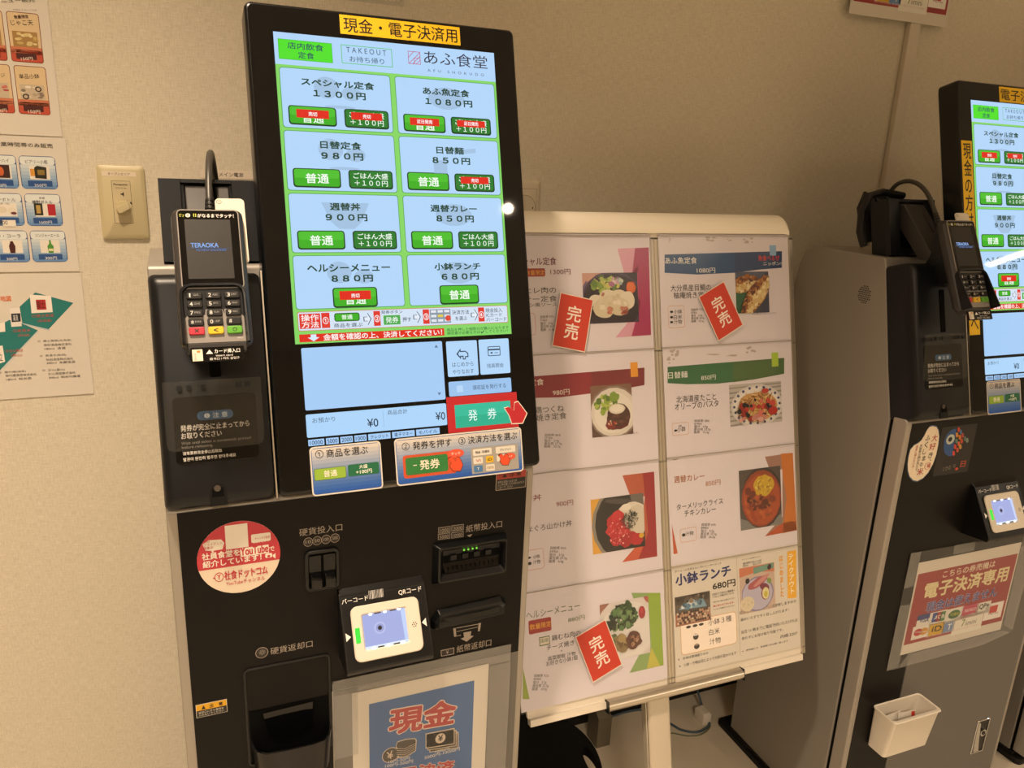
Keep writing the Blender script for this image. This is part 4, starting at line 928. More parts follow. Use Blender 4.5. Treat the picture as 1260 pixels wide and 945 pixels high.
    s.r(212, -471.5, 221, -462.5, '*#b8d8f8', 3); s.t('領収証を発行する', 235, -470.2, 50, 6.6, '*#3c4c62', 4)
    x = 7.5
    for n, w in (('10000', 20.3), ('5000', 16.2), ('2000', 16.2), ('1000', 16), ('クレジット', 30), ('電子マネー', 31), ('モバイル', 33)):
        s.r(x, -526, x + w, -517.8, P, 2, .5); s.tc(n, x + w / 2, -522, w * .8, 5.2 if n[0] == '1' or n[1] == '0' else 4.8, '*#1c3452', 4, .1)
        x += w + 2.2
    s.r(206.8, -521, 290, -489, '*#2eb08c', 2); s.r(206.8, -505, 290, -489, '*#38bc9a', 3); s.tc('発　券', 247, -505, 42, 15.5, '*#f0fffa', 5)

# ------------------------------------------------------------------ stickers on the display
def grad_fill(s, a0, b0, a1, b1, c_top, c_bot, l, n=12, c=0):
    """printed colour ramp of a label"""
    A, B = [int(c_top[i:i + 2], 16) for i in (1, 3, 5)], [int(c_bot[i:i + 2], 16) for i in (1, 3, 5)]
    for i in range(n):
        k = i / (n - 1)
        h = '#%02x%02x%02x' % tuple(int(A[j] + (B[j] - A[j]) * k) for j in range(3))
        y1 = b1 + (b0 - b1) * i / n
        s.r(a0, b1 + (b0 - b1) * (i + 1) / n, a1, y1, h, l, 0, c)
HAND = [(0, 4), (6, 5), (13, 0), (14.5, 9.5), (19.5, 10.5), (31, -5), (24, -16.5), (9, -16), (6, -6)]
def step_one(parent):
    s = MB(DISPLAY)
    s.box(8, 100.5, -591, -527.6, .6, 1.0, '#ddd6cc', 5)
    s.r(9.8, -589.2, 98.7, -529.4, '#3c62a8', 0, 4, 1.05)
    grad_fill(s, 10.6, -588.4, 97.9, -530.2, '#cfc9c4', '#2458b0', 1, 12, 1.05)
    s.t('①', 15, -542.6, 10.4, 10.4, '#23201f', 3, 0, 0, 1.05); s.t('商品を選ぶ', 29, -543, 54, 10.6, '#23201f', 3, 0, .1, 1.05)
    s.r(12, -571.2, 52.8, -556, '#4a6a2c', 2, 2, 1.05); s.r(12.5, -570.7, 52.3, -556.5, '#8fb43c', 3, 2, 1.05); s.t('普通', 24, -567.6, 17, 8.4, '#f4f0dc', 4, 0, .2, 1.05)
    s.r(55.4, -570.4, 96.4, -555.2, '#1c6a48', 3, 2, 1.05); s.t('大盛', 70, -561.6, 11, 5, '#f0f4e8', 4, 0, .2, 1.05); s.t('+100円', 65.5, -568.6, 21, 5.4, '#f0f4e8', 4, 0, .2, 1.05)
    return s.build('step_one_sticker', parent, solid=False)
def step_two(parent):
    s = MB(DISPLAY)
    z = 1.05
    s.box(119, 304, -591, -527.6, .6, 1.0, '#ddd6cc', 5)
    s.r(120.8, -589.2, 302.2, -529.4, '#3c62a8', 0, 4, z)
    grad_fill(s, 121.6, -588.4, 301.4, -530.2, '#cfc9c4', '#2458b0', 1, 12, z)
    s.t('②', 129, -544, 10.4, 10.4, '#23201f', 3, 0, 0, z); s.t('発券を押す', 144, -544.4, 55, 10.6, '#23201f', 3, 0, .1, z)
    s.t('③', 209, -544, 10, 10, '#23201f', 3, 0, 0, z); s.t('決済方法を選ぶ', 223, -544.4, 74, 10.6, '#23201f', 3, 0, .1, z)
    s.r(129, -582, 204, -551, '#c8502c', 2, 4, z); s.r(132.5, -578, 192, -554.5, '#2f7a3c', 3, 3, z); s.t('発券', 152, -572.5, 28, 13, '#ece6d4', 4, 0, .25, z); s.t('ー', 143, -566, 5, 1.2, '#ece6d4', 4, 0, 0, z)
    s.e(204, -555.4, 12, 6, '#e0583c', 4, z); s.t('タッチ', 197, -557.4, 14, 4, '#f4dcd0', 5, 0, .1, z)
    h = [(192, -562), (198, -559), (203, -566), (205, -560), (209, -562), (213, -572), (209, -580), (199, -579), (194, -572), (197, -568)]
    s.p([(203 + (a - 203) * 1.08, -570 + (b + 570) * 1.08) for a, b in h], '#3a1c14', 4, z); s.p(h, '#e0502c', 5, z)
    s.r(226, -586.6, 297, -550.5, '#a39e98', 2, 0, z)
    for x0, x1, y, col, t, tc in ((229, 257, -552.6, '#ddd8ce', '現金  交通系', '#3a3432'), (263, 293, -552.6, '#ddd8ce', 'クレジット', '#3a3432'), (229, 243, -564, '#ddd8ce', 'VI', '#b03830'),
                                  (247.5, 259, -564, '#e0b42c', 'iD', '#3a2c1c'), (264, 277, -564, '#ddd8ce', 'P', '#c03830'), (229, 242, -575.6, '#4a7aac', 'T', '#f0f0f0'), (247, 260, -575.6, '#ddd8ce', 'nana', '#b09058')):
        s.r(x0, y - 9.2, x1, y, col, 3, 1.5, z); s.tc(t, (x0 + x1) / 2, y - 4.6, min((x1 - x0) * .75, 3.4 * len(t)), 3.6, tc, 4, .2, z)
    s.e(283, -567.6, 9.5, 5, '#e0583c', 4, z); s.t('タッチ', 278, -569.2, 10, 3, '#f4dcd0', 5, 0, .1, z)
    h2 = [(a * .82 + 109, b * .8 - 115.5) for a, b in h]
    s.p([(276.5 + (a - 276.5) * 1.1, -573 + (b + 573) * 1.1) for a, b in h2], '#3a1c14', 5, z); s.p(h2, '#e0502c', 6, z)
    return s.build('step_two_sticker', parent, solid=False)
def issue_frame(parent):
    s = MB(DISPLAY)
    o, i = rrect(195.6, -527, 300.6, -477.4), rrect(206.8, -521, 290, -489)
    s.loft([[(*q, .5) for q in o], [(*q, .9) for q in o], [(*q, .9) for q in i], [(*q, .5) for q in i]], '#b5202a', False, False)
    f = s.build('issue_button_sticker', parent)
    h = MB(DISPLAY)
    P = [(281 + a * 1.06, -503.5 + b * 1.12) for a, b in HAND]
    cx, cy = 298, -507
    h.prism([(cx + (a - cx) * 1.1, cy + (b - cy) * 1.1) for a, b in P], .9, 1.2, '#e6ddd2'); h.p(P, '#b82430', 1, 1.2)
    h.build('pointing_hand', f)

# ------------------------------------------------------------------ ticket vending machine, local origin at the front panel's left edge on the floor
def code_reader(root):
    s = MB(SIDE)
    s.loft([[(y, z, x) for y, z in ((0, 814), (-9, 807), (-60.6, 718), (-56, 710), (0, 704))] for x in (196, 318.5)], 'black_satin')
    o = s.build('code_reader', root, bevel=1.6)
    t = MB(READER).art([e for e in ART['reader']], .6)
    t.outline(-11, -80, 108.5, 18, '#2e2b2a', 1, 3, .5, .2)
    t.build('reader_lettering', o, solid=False)
    w = MB(READER)
    w.loft([[(*p, 0) for p in rrect(.5, -70.4, 96.6, 3.6, 9)], [(*p, 2.2) for p in rrect(.5, -70.4, 96.6, 3.6, 9)], [(*p, 3.4) for p in rrect(1.8, -69.2, 95.4, 2.4, 8)],
            [(*p, 3.2) for p in rrect(14, -57.5, 78.5, -7.5, 3)], [(*p, .6) for p in rrect(16, -55.5, 76.5, -9.5, 2)]], 'white_plastic', False, False)
    for a, b in [(87, -34)] + [(87 + 3 * cos(k), -34 + 3 * sin(k)) for k in (0, 1.05, 2.1, 3.14, 4.2, 5.25)]: w.e(a, b, .8, .9, '#2a2422', 0, 3.5)
    w.build('reader_bezel', o)
    g = MB(READER)
    g.r(15, -56.5, 77.5, -8.5, '*#a9b2e4', 1, 2, .4); g.r(15, -56.5, 77.5, -52, '*#e8f2ff', 2, 1, .4); g.p([(77.5, -8.5), (77.5, -56.5), (72, -54), (70, -12)], '*#c6d6fc', 2, .4)
    g.e(38.7, -30, 8.2, 8.2, '*#bcc2ec', 2, .4); g.e(38.7, -30, 5.6, 5.6, '*#9ba2d2', 3, .4); g.e(38.7, -30, 2.9, 2.9, '#20202c', 4, .4)
    for b, rows in ((-9.6, 1), (-55.2, 0)):
        for a in (33, 55): g.r(a, b - 1, a + 9, b + 1.2, '#26282e', 4, 0, .4)
        for a in (27.5, 48, 68): g.e(a, b, 2.6, 1.8, '**#e8f4ff', 5, .4)
    g.build('reader_window', o, solid=False)
    MB(READER).box(3.8, 10.4, -45, -24.5, 3.3, 3.7, '*#4ef24a', 1).build('status_lamp', o)
    return o

PANEL = Frame((0, -.0012, 0), (1, 0, 0), (0, 0, 1))        # the front panel's own face
def coin_slot(root):
    s = MB(PANEL)
    s.ring(153, 199.5, 817.5, 878.5, 0, 4, 4.5, 'black_satin', 8)
    s.r(157, 821, 195.5, 874.5, 'deep_black', 0, 3, .3)
    s.box(159, 174.6, 846, 870, .4, 2.4, 'black_satin', 1); s.box(178.2, 193.6, 846, 870, .4, 2.4, 'black_satin', 1)
    o = s.build('coin_slot', root, smooth=True)
    for a0, a1 in ((160, 174.6), (178.4, 192.6)):
        f = MB(PANEL)
        f.loft([[(a0, 822, .5), (a1, 822, .5), (a1, 846, .5), (a0, 846, .5)], [(a0, 824, 10), (a1, 824, 13), (a1, 838, 13), (a0, 841, 10)]], 'black_gloss')
        f.build('slot_cheek', o, bevel=2)
def bill_slot(root):
    s = MB(PANEL)
    oo, mm, ii = rrect(332, 795, 446, 860, 1), rrect(338, 801, 444, 857, 5), rrect(347, 811, 437, 848, 2)
    s.loft([[(*p, 0) for p in oo], [(*p, 4) for p in rrect(334, 797, 446, 859.5, 3)], [(*p, 12) for p in mm], [(*p, 12.5) for p in rrect(341, 804, 442, 854, 4)], [(*p, 5) for p in ii], [(*p, .6) for p in ii]], 'black_satin', False, False)
    s.r(346, 810, 438, 849, 'black_plastic', 0, 0, .5)
    o = s.build('bill_slot', root, smooth=True)
    d = MB(PANEL)
    d.box(347.5, 436.5, 826, 838, .6, 1, 'deep_black')
    for i, a in enumerate((359, 377, 395, 413)): d.box(a, a + 9, 831, 838.4, .6, 4, 'black_plastic')
    d.loft([[(348, 811.5, .7), (436, 811.5, .7), (436, 825, .7), (348, 825, .7)], [(350, 812.5, 6), (434, 812.5, 6), (434, 822, 2.2), (350, 822, 2.2)]], 'black_gloss')
    for a in range(355, 432, 7): d.box(a, a + .8, 813, 821, 3.4, 5.4, 'deep_black')
    d.build('bill_guide', o)
    for a in (380.4, 386.9, 393.6, 399.9): MB(PANEL).cyl(a, 843, 1.5, .6, 1.3, '*#7ae03c', 10).build('lamp', o)
def bill_return(root):
    s = MB(PANEL)
    o0 = [(331, 722), (448, 726), (450, 748), (441, 757), (341, 752), (331, 738)]
    s.loft([[(*p, 0) for p in o0], [(335, 724, 9), (446, 728, 9), (447, 745, 9), (440, 751, 9), (343, 747, 9), (335, 736, 9)], [(341, 728, 13), (442, 731, 13), (442, 742, 12), (437, 746, 9), (346, 743, 9), (341, 736, 12)]], 'black_satin')
    o = s.build('bill_return_slot', root, bevel=1.2)
    MB(PANEL).loft([[(348, 735, 11.2), (370, 733, 13.3), (392, 734.6, 13.3), (415, 736, 13.3), (436, 735, 11.6)], [(348, 742, 10), (370, 742, 12.6), (392, 742.6, 12.6), (415, 743, 12.2), (436, 744, 10.6)]], 'black_gloss', False, False, False).build('bill_mouth', o, solid=False)
def coin_return(root):
    s = MB(PANEL)
    s.ring(67, 184, 556, 715, 0, 2, 3.2, 'black_satin', 7)
    s.box(71, 180, 648, 711, .2, 1.4, 'panel_black', 4)
    s.r(72, 560, 180, 648, 'deep_black', 0, 0, .3)
    o = s.build('coin_return', root, smooth=True)
    MB(PANEL).prism([(90, 640), (158, 642), (156, 606), (140, 594), (115, 590), (97, 600)], .5, 2.5, 'black_gloss').build('coin_flap', o)
    t = MB(PANEL)
    def U(z, c, w):    # U-shaped tray wall
        pts = [(72 + w, 1), (73 + w, 18), (78 + w, 30), (88 + w, 39 - w), (120, 41 - w), (152, 41 - w), (168 - w, 38 - w), (176 - w, 29), (180 - w, 18), (181 - w, 1)]
        return [(a, z, b) for a, b in pts]
    t.loft([U(602, 0, 0), U(548, 0, 4)], 'black_satin', False, False, False)
    t.loft([U(602, 0, 0), U(602.5, 0, 2.5), U(552, 0, 6)], 'black_gloss', False, False, False)
    t.face(U(550, 0, 5), 'black_plastic')
    t.build('coin_tray', o, solid=False, smooth=True)

def make_machine(name, label, loc, rz, kind):
    root = empty(name, label, 'ticket machine', loc, rz)
    # ---- body
    prof = [(40, 22), (40, 952), (112, 1243), (116, 1246), (300, 1246), (322, 1236), (336, 1205), (347, 1120), (347, 22)]
    MB(SIDE).loft([[(y, z, x) for y, z in prof] for x in (-12, 487)], 'grey_metal').build('cabinet', root, bevel=5)
    MB().box(-14, 489, 30, 352, 2, 22, 'black_soft').box(-20, 495, 6, 392, 0, 14, 'black_soft', 14).build('plinth', root, bevel=2)
    if kind != 'plain':
        g = MB(SIDE)
        for i in range(-3, 4):
            for j in range(-4, 5):
                if (i / 3.4) ** 2 + (j / 4.4) ** 2 < 1: g.box(147 + i * 4.4 + (j % 2) * 2.2 - .9, 147 + i * 4.4 + (j % 2) * 2.2 + .9, 1171 + j * 4 - .9, 1171 + j * 4 + .9, -12.6, -11.9, 'deep_black')
        g.build('speaker_grille', root)
    f = MB(SIDE)
    f.loft([[(y, z, x) for y, z in ((0, 26), (0, 957), (6, 963), (33, 963), (33, 26))] for x in (-11, 487)], 'frame_metal')
    fr = f.build('front_frame', root, bevel=3)
    MB(SIDE).loft([[(y, z, x) for y, z in ((33, 26), (33, 958), (40, 958), (40, 26))] for x in (-8, 484)], 'deep_black').build('frame_seam', fr)
    dl, dt = (186, 648) if kind == 'cash' else (118, 640)
    p = MB(FRONT)
    p.prism([(1.5, 44), (dl - 1, 44), (dl - 1, dt + 2), (476, dt + 2), (476, 955), (1.5, 955)], 0, 1.2, 'panel_black')
    if kind == 'cash': p.art(ART['panel'], 1.2)
    p.build('front_panel', root)
    MB(FRONT).box(dl + 1, 476, 44, dt, 0, 1.4, 'door_metal').build('service_door', root, bevel=.8)
    # ---- ticket printer housing left of the display
    h = MB(DISPLAY)
    L = []
    for c, d, top in ((-64, 0, -301), (-22, 0, -301), (-12, 1, -302), (-5, 4, -306), (-1, 9, -312), (0, 14, -318)):
        L.append([(a, b, c) for a, b in rrect(-166 + d * .8, -590 + d * 1.3, -37 - d * .12, top, 7)])
    h.loft(L, 'black_plastic')
    hb = h.build('printer_housing', root, smooth=True)
    MB(DISPLAY).box(-104, -91, -430, -352, -.4, .5, 'deep_black', 2).build('rail_slot', hb)
    MB(DISPLAY).soft(-149, -53, -534, -452, -1, 1.2, 'black_gloss', 6, 1).build('ticket_outlet', hb)
    l = MB(DISPLAY)
    z = 1.3
    l.r(-122, -481.6, -80.5, -470.6, '#2c5a88', 1, 5, z); l.t('❶ 注 意', -114, -479.4, 27, 6.4, '#d8e4f0', 2, 0, .1, z)
    W = '#e4dfd6'
    l.t('発券が完全に止まってから', -141.5, -493.4, 79, 7.6, W, 2, 0, .15, z); l.t('お取りください', -141.5, -502.6, 46, 7.2, W, 2, 0, .15, z)
    l.t('Wait until ticket is completely printed\nbefore removing.', -142, -515.4, 80, 9.4, '#8f8a82', 2, 0, 0, z)
    l.t('请等票券完全停止后取出', -141, -522.2, 44, 4.2, W, 2, 0, .1, z); l.t('발권이 완전히 멈추면 받아주세요', -141, -529.6, 60, 4.4, W, 2, 0, .1, z)
    l.build('outlet_lettering', hb, solid=False)
    MB(DISPLAY).prism([(-115, -588), (-94, -588), (-95, -566), (-99, -561), (-104, -559.5), (-109, -561), (-113, -566)], -2, .4, 'black_satin').prism([(-112, -577), (-97.5, -577), (-98, -567), (-104.5, -562), (-111, -567)], .3, .6, 'deep_black').cyl(-105, -566.5, 4, .5, .9, 'dark_aluminium', 14).build('lock_recess', hb)
    fl = MB(DISPLAY)
    o = [(-158, -433), (-158, -508), (-156, -514), (-150, -517), (-54, -517), (-48, -514), (-46, -508), (-46, -433)]
    nn = lambda b: 4 + 9 * (b + 517) / 84
    fl.loft([[(a, b, nn(b)) for a, b in o], [(a, b, nn(b) + 1.4) for a, b in o]], 'clear_acrylic')
    fo = fl.build('clear_flap', hb)
    for a in (-140, -129, -113, -72, -62): MB(DISPLAY).box(a - 2.6, a + 2.6, -444, -438, 0, 14, 'black_plastic').build('flap_hinge', fo)
    # ---- terminal bracket block on top
    b = MB(BLOCK)
    b.box(0, 118, -106, 0, -44, -8, 'black_plastic')
    b.box(0, 26, -106, 0, -8, 0, 'black_plastic').box(88, 118, -106, 0, -8, 0, 'black_plastic').box(26, 88, -5, 0, -8, 0, 'black_plastic').box(26, 88, -106, -96, -8, 0, 'black_plastic')
    b.box(30, 84, -92, -6, -8.2, -7.6, 'deep_black')
    bl = b.build('bracket_block', root, bevel=1)
    a = MB(SIDE)
    a.loft([[(y, zz, x) for y, zz in ((160, 1344), (138, 1342), (60, 1262), (66, 1246), (84, 1246), (160, 1318))] for x in (39, 73)], 'terminal_grey')
    a.loft([[(y, zz, x) for y, zz in ((62, 1320), (46, 1300), (12, 1215), (30, 1206), (70, 1240))] for x in (42, 92)], 'black_plastic')
    a.loft([[(y, zz, x) for y, zz in ((160, 1344), (140, 1342), (60, 1263), (66, 1250), (160, 1322))] for x in (76, 92)], 'terminal_grey')
    a.build('bracket_arm', root, bevel=1.5)
    if kind != 'cash':
        c = MB()
        for k in range(6):
            x = 16 + 14 * k
            c.tube([(x, 196, 1262 + 4 * (k % 3)), (x - 6, 214, 1330 + 5 * (k % 2)), (x + 8, 220, 1356 - 3 * (k % 3)), (x + 22, 214, 1346), (x + 20, 200, 1290)], 7, 'rubber', 8)
        c.tube([(10, 190, 1258), (2, 198, 1285), (6, 206, 1325), (24, 210, 1354), (60, 214, 1362), (112, 210, 1356)], 7, 'rubber', 8)
        c.build('cable_bundle', bl, smooth=True)
    # ---- display
    m = MB(DISPLAY)
    L = [[(*p, -46) for p in rrect(-27, -572, 326, 31, 8)], [(*p, -40) for p in rrect(-33, -580, 332, 36, 9)]]
    L += [[(*p, -6) for p in rrect(-33, -586, 332, 36, 9)], [(*p, -2) for p in rrect(-32, -585, 331, 35, 8)], [(*p, 0) for p in rrect(-29.5, -582, 328.5, 32.5, 7)]]
    m.loft(L, 'black_satin')
    m.box(-29, 328, -582, 32, -.2, .02, 'black_gloss', 7)
    d = m.build('display', root, smooth=True)
    s = MB(DISPLAY)
    screen_picture(s)
    s.build('touch_screen', d, solid=False)
    MB(DISPLAY).box(-36.2, -34.4, -588, -300, -20, -1, 'aluminium').build('edge_strip', d)
    MB(SIDE).loft([[(y, zz, x) for y, zz in ((28, 968), (120, 1290), (170, 1290), (200, 1246), (200, 964))] for x in (190, 420)], 'black_soft').build('display_support', root, bevel=4)
    if kind == 'cash':
        t = MB(DISPLAY); t.box(85, 250, 5.6, 30.4, .1, .5, '#f2c415'); t.t('現金・電子決済用', 89.5, 8.6, 156, 19, '#1c1610', 1, 0, .1, .55)
        t.build('title_sticker', d, solid=False)
        step_one(d); step_two(d); issue_frame(d)
    elif kind == 'cashless':
        t = MB(DISPLAY); t.box(77, 245, 1.6, 30.4, .1, .5, '#f2c415'); t.t('電子決済専用', 81, 5.5, 160, 21, '#1c1610', 1, 0, .1, .55)
        t.build('title_sticker', d, solid=False)
        t = MB(DISPLAY); t.box(-30, -2.4, -438.5, -76.5, .1, .5, '#f2c415'); t.t('\n'.join('現金の方は隣の券売機へ'), -26, -428, 20, 346, '#1c1610', 1, 0, .1, .55)
        t.build('notice_sticker', d, solid=False)
        step_one(d)
    if kind == 'plain': return root
    code_reader(root)
    if kind == 'cash':
        coin_slot(root); bill_slot(root); bill_return(root); coin_return(root)
        s = MB(FRONT); s.cyl(71.4, 883.6, 51.2, 1.2, 1.6, '#ecdcc8', 48)
        sh = Frame((.0714, 0, .8836), (1, 0, 0), (0, 0, 1))
        s.F = sh; s.art(ART['circle_sticker'], 1.65)
        s.build('round_sticker', root, solid=False)
        s = MB(FRONT); s.box(5.2, 44.4, 654.2, 674.6, 1.2, 1.4, '#d8d0c4'); s.r(5.8, 665, 43.8, 674, '#e0a81c', 1, 0, 1.4); s.r(5.8, 654.8, 43.8, 665, '#1c1a18', 1, 0, 1.4)
        s.p([(12, 666.4), (17.4, 666.4), (14.7, 672.4)], '#1c1a18', 2, 1.4); s.t('注　意', 22, 666.6, 17, 5.4, '#1c1a18', 2, 0, .3, 1.4); s.t('返却口に手や異物を\n入れないでください', 8, 656, 32, 7.6, '#d8d0c4', 2, 0, 0, 1.4)
        s.build('caution_sticker', root, solid=False)
        s = MB(FRONT); s.box(426.6, 474.6, 930, 959, 1.2, 1.4, '#a89888', 1); s.r(427.6, 947, 473.6, 958, '#a83a30', 1, 0, 1.4); s.r(427.6, 931, 473.6, 947, '#1c1a18', 1, 0, 1.4)
        s.t('▲ 注 意', 436, 949.4, 30, 6, '#2a1a14', 2, 0, .2, 1.4); s.t('故障の原因になるため\n上に物を置いたり水をかけたり\nしないでください', 429.4, 932.4, 42, 12.6, '#b0a698', 2, 0, 0, 1.4)
        s.build('warning_sticker', root, solid=False)
    else:
        s = MB(Frame((.045, 0, .893), (1, 0, 0), (0, 0, 1))); s.art(ART['rice_sticker'], 1.3); s.build('leaf_shaped_sticker', root, solid=False)
        s = MB(Frame((.125, 0, .897), (1, 0, 0), (0, 0, 1))); s.r(-44, -56, 50, 44, 'black_satin', 0, 2, 1.25); s.art(ART['fish_sticker'], 1.3); s.build('fish_sticker', root, solid=False)
        k = MB(FRONT); k.ring(388, 429, 110, 202, 1.4, 3.6, 3, 'chrome', 2); k.r(391, 113, 426, 199, 'black_gloss', 0, 0, 1.6)
        hd = k.build('door_handle', root, smooth=True)
        MB(FRONT).loft([[(392, 116, 1.8), (412, 116, 1.8), (404, 150, 1.8), (398, 196, 1.8), (392, 196, 1.8)], [(393, 117, 6), (409, 117, 6), (402, 150, 6), (397, 194, 5), (393, 194, 5)]], 'chrome').build('pull_tab', hd)
        MB(FRONT).cyl(412, 166, 9, 1.8, 6, 'chrome').cyl(412, 166, 5, 6, 7, 'black_gloss').build('lock_cylinder', hd)
    return root

MX, MY, M2 = -0.22464, -0.51665, 1.25302
cash = make_machine('ticket_machine', 'black ticket machine at left with red round sticker, coin and bill slots', (MX, MY, 0), 0, 'cash')
cless = make_machine('ticket_machine', 'ticket machine at right with grey side panel and white ticket bin on its door', (MX + M2, MY, 0), -0.015573, 'cashless')
third = make_machine('ticket_machine', 'dark machine at the far right edge, only its grey lower side and black base showing', (1.652, -0.52, 0), 0, 'plain')
FM1 = lambda F: Frame(F.O + Vector((MX, MY, 0)), F.U, F.V)
_r2 = Matrix.Rotation(-0.015573, 3, 'Z')
FM2 = lambda F: Frame(_r2 @ F.O + Vector((MX + M2, MY, 0)), _r2 @ F.U, _r2 @ F.V)

# ------------------------------------------------------------------ card payment terminal (origin top left of its face)
def make_terminal(label, F):
    root = empty('card_terminal', label, 'card reader')
    T = FLAT
    b = MB(T)
    b.loft([[(*p, -20) for p in rrect(-1, -160, 70, -4, 7)], [(*p, -12) for p in rrect(-6, -164, 74, 1, 8)], [(*p, -4) for p in rrect(-5, -164, 73, 1, 8)], [(*p, 0) for p in rrect(0, -162, 69, 0, 6)]], 'terminal_grey')
    b.build('body', root, smooth=True)
    g = MB(T)
    g.ring(.4, 68.6, -96, -.6, 0, 1.2, 1.2, 'key_pad_grey', 5)
    g.r(1.4, -95, 67.6, -1.4, 'black_gloss', 1, 4, .2)
    W = '#e8e6e0'
    g.t('がなるまでタッチ！', 23, -10, 40, 4.6, W, 3, 0, .3, .2); g.t('ピッ', 3.6, -9.6, 5, 4, '#b8c040', 3, 0, .3, .2); g.e(12.6, -7.6, 2.6, 2.4, W, 3, .2); g.t('音', 11, -9.2, 3.2, 3.2, '#222222', 4, 0, 0, .2); g.t('ll', 18.6, -9.4, 3, 4, '#b8c040', 3, 0, .3, .2)
    fo = g.build('face_glass', root, solid=False)
    s = MB(T)
    s.r(8.4, -84, 58.4, -12.4, '#201d1b', 2, 0, .2)
    s.t('TERAOKA', 13.4, -46.6, 30, 5.4, '*#8fb4ee', 4, 0, .45, .2); s.r(9, -47.9, 57, -47.5, '*#506a94', 4, 0, .2); s.t('PAYMENT SOLUTIONS', 19, -50.9, 32.6, 2.4, '*#6c8cc8', 4, 0, .2, .2)
    s.build('display_panel', root, solid=False)
    k = MB(T)
    k.r(.6, -160, 66.4, -95, 'black_plastic', 1, 2, 0); k.p([(.6, -159.5), (66, -159.5), (66, -131), (62, -127), (62, -120.5), (44, -120.5), (44, -127), (42, -120.5), (24, -120.5), (23, -127), (5, -127), (.6, -131)], 'key_pad_grey', 2)
    k.t('PAX', 56, -156.4, 6, 2, '#d8d4d0', 4)
    k.build('key_plate', root, solid=False)
    rows = [(-108.6, -101), (-118.8, -111), (-129.2, -121.4), (-140, -131.6), (-150.4, -141.6)]
    sym = ['1', '2', '3', '4', '5', '6', '7', '8', '9', '*', '0', '#']
    sub = ['QZ.', 'ABC', 'DEF', 'GHI', 'JKL', 'MNO', 'PRS', 'TUV', 'WXY', "''\"", '-SP', '']
    for r, (b0, b1) in enumerate(rows):
        for c, (a0, a1) in enumerate(((4.4, 21), (24.8, 41.6), (45.2, 62))):
            col = 'rubber' if r < 4 else ('#c8283c', '#e0b81c', '#5ca82c')[c]
            q = MB(T).soft(a0, a1, b0, b1, .2, 3.6, col, 2, 1)
            if r < 4:
                q.t(sym[r * 3 + c], a0 + 3, b0 + 2, 3 if sym[r * 3 + c] != '1' else 1.4, 4.4, '#dcdad6', 1, 0, .25, 3.6)
                if sub[r * 3 + c]: q.t(sub[r * 3 + c], a0 + 7.4, b0 + 3.4, 6, 2.2, '#a09c98', 1, 0, .1, 3.6)
            else: q.tc('×<○'[c], (a0 + a1) / 2, (b0 + b1) / 2, 4.6, 4.4, '#2a1a14', 1, .4, 3.6)
            q.build('key', root, solid=False, smooth=False)
    h = MB(T)
    def arch(w, c, tap): return [(a, b, c + tap * (-92 - b) / 70) for a, b in [(-3 + w, -163), (-3 + w, -104), (-2 + w, -98 - w * .3), (3 + w * .6, -92 - w), (10, -90 - w), (57, -90 - w), (64 - w * .6, -92 - w), (68 - w, -98 - w * .3), (69 - w, -104), (69 - w, -163)]]
    h.loft([arch(0, -2, 0), arch(0, 4, 13), arch(1, 5, 13), arch(3, 4.4, 13), arch(4, .4, 0)], 'black_plastic', False, False, False)
    h.build('keypad_hood', root, smooth=True)
    MB(T).loft([[(0, -160, -18), (67, -160, -18), (67, -160, 1), (0, -160, 1)], [(2, -171, -12), (65, -171, -12), (65, -171, -1), (2, -171, -1)]], 'terminal_grey').build('chin', root, bevel=1.5)
    l = MB(T); l.box(4, 62, -182.4, -165.6, 1, 3, 'black_gloss', 1.5)
    l.r(6, -181, 17, -167.6, '#e6dcc8', 1, .6, 3); l.r(11, -171.4, 14.6, -169, '#d08038', 2, 0, 3); l.t('CARD', 8, -180, 2, 8, '#6a6258', 2, 0, 0, 3); l.p([(20.5, -173.4), (28, -173.4), (24.4, -168.4)], W, 2, 3)
    l.t('カード挿入口', 29.6, -173, 27.6, 4.8, W, 2, 0, .3, 3); l.t('insert card', 31, -176.8, 18, 2.4, W, 2, 0, 0, 3); l.t('插卡口 / 카드 삽입구', 24, -180.8, 32, 3, W, 2, 0, .1, 3)
    l.build('card_slot_label', root, solid=False)
    c = MB(T); c.box(44, 77.4, -62, 19.5, -15, -13.2, 'white_plastic', 5); c.e(48.6, 15, 3, 2.6, '#2a2a2a', 1, -13.2); c.e(48.6, 15, 2.5, 2.1, '#e6dccd', 2, -13.2); c.t('*', 47.4, 14, 2.4, 2.4, '#2a2a2a', 3, 0, 0, -13.2)
    c.build('side_card', root, solid=False)
    n = MB(Frame((.0742, 0, -.002), (0, 1, 0), (0, 0, 1))); n.t('カードは磁気面を手前にしてください', -92, -8, 72, 4.4, '#b8b4ac', 1)
    n.build('side_lettering', root, solid=False)
    w = MB(T)
    # flexible lead loops up and back behind the bracket
    Fi = lambda x, y, z: tuple(1000 * v for v in ((Vector((x, y, z)) / 1000 - TERMINAL.O).dot(TERMINAL.U), (Vector((x, y, z)) / 1000 - TERMINAL.O).dot(TERMINAL.V), (Vector((x, y, z)) / 1000 - TERMINAL.O).dot(TERMINAL.N)))
    ctl = [(64, 66, 1292), (65, 82, 1318), (66, 96, 1340), (68, 116, 1364), (71, 142, 1380), (74, 172, 1385), (77, 200, 1376), (80, 218, 1352), (82, 222, 1326)]
    fine = []
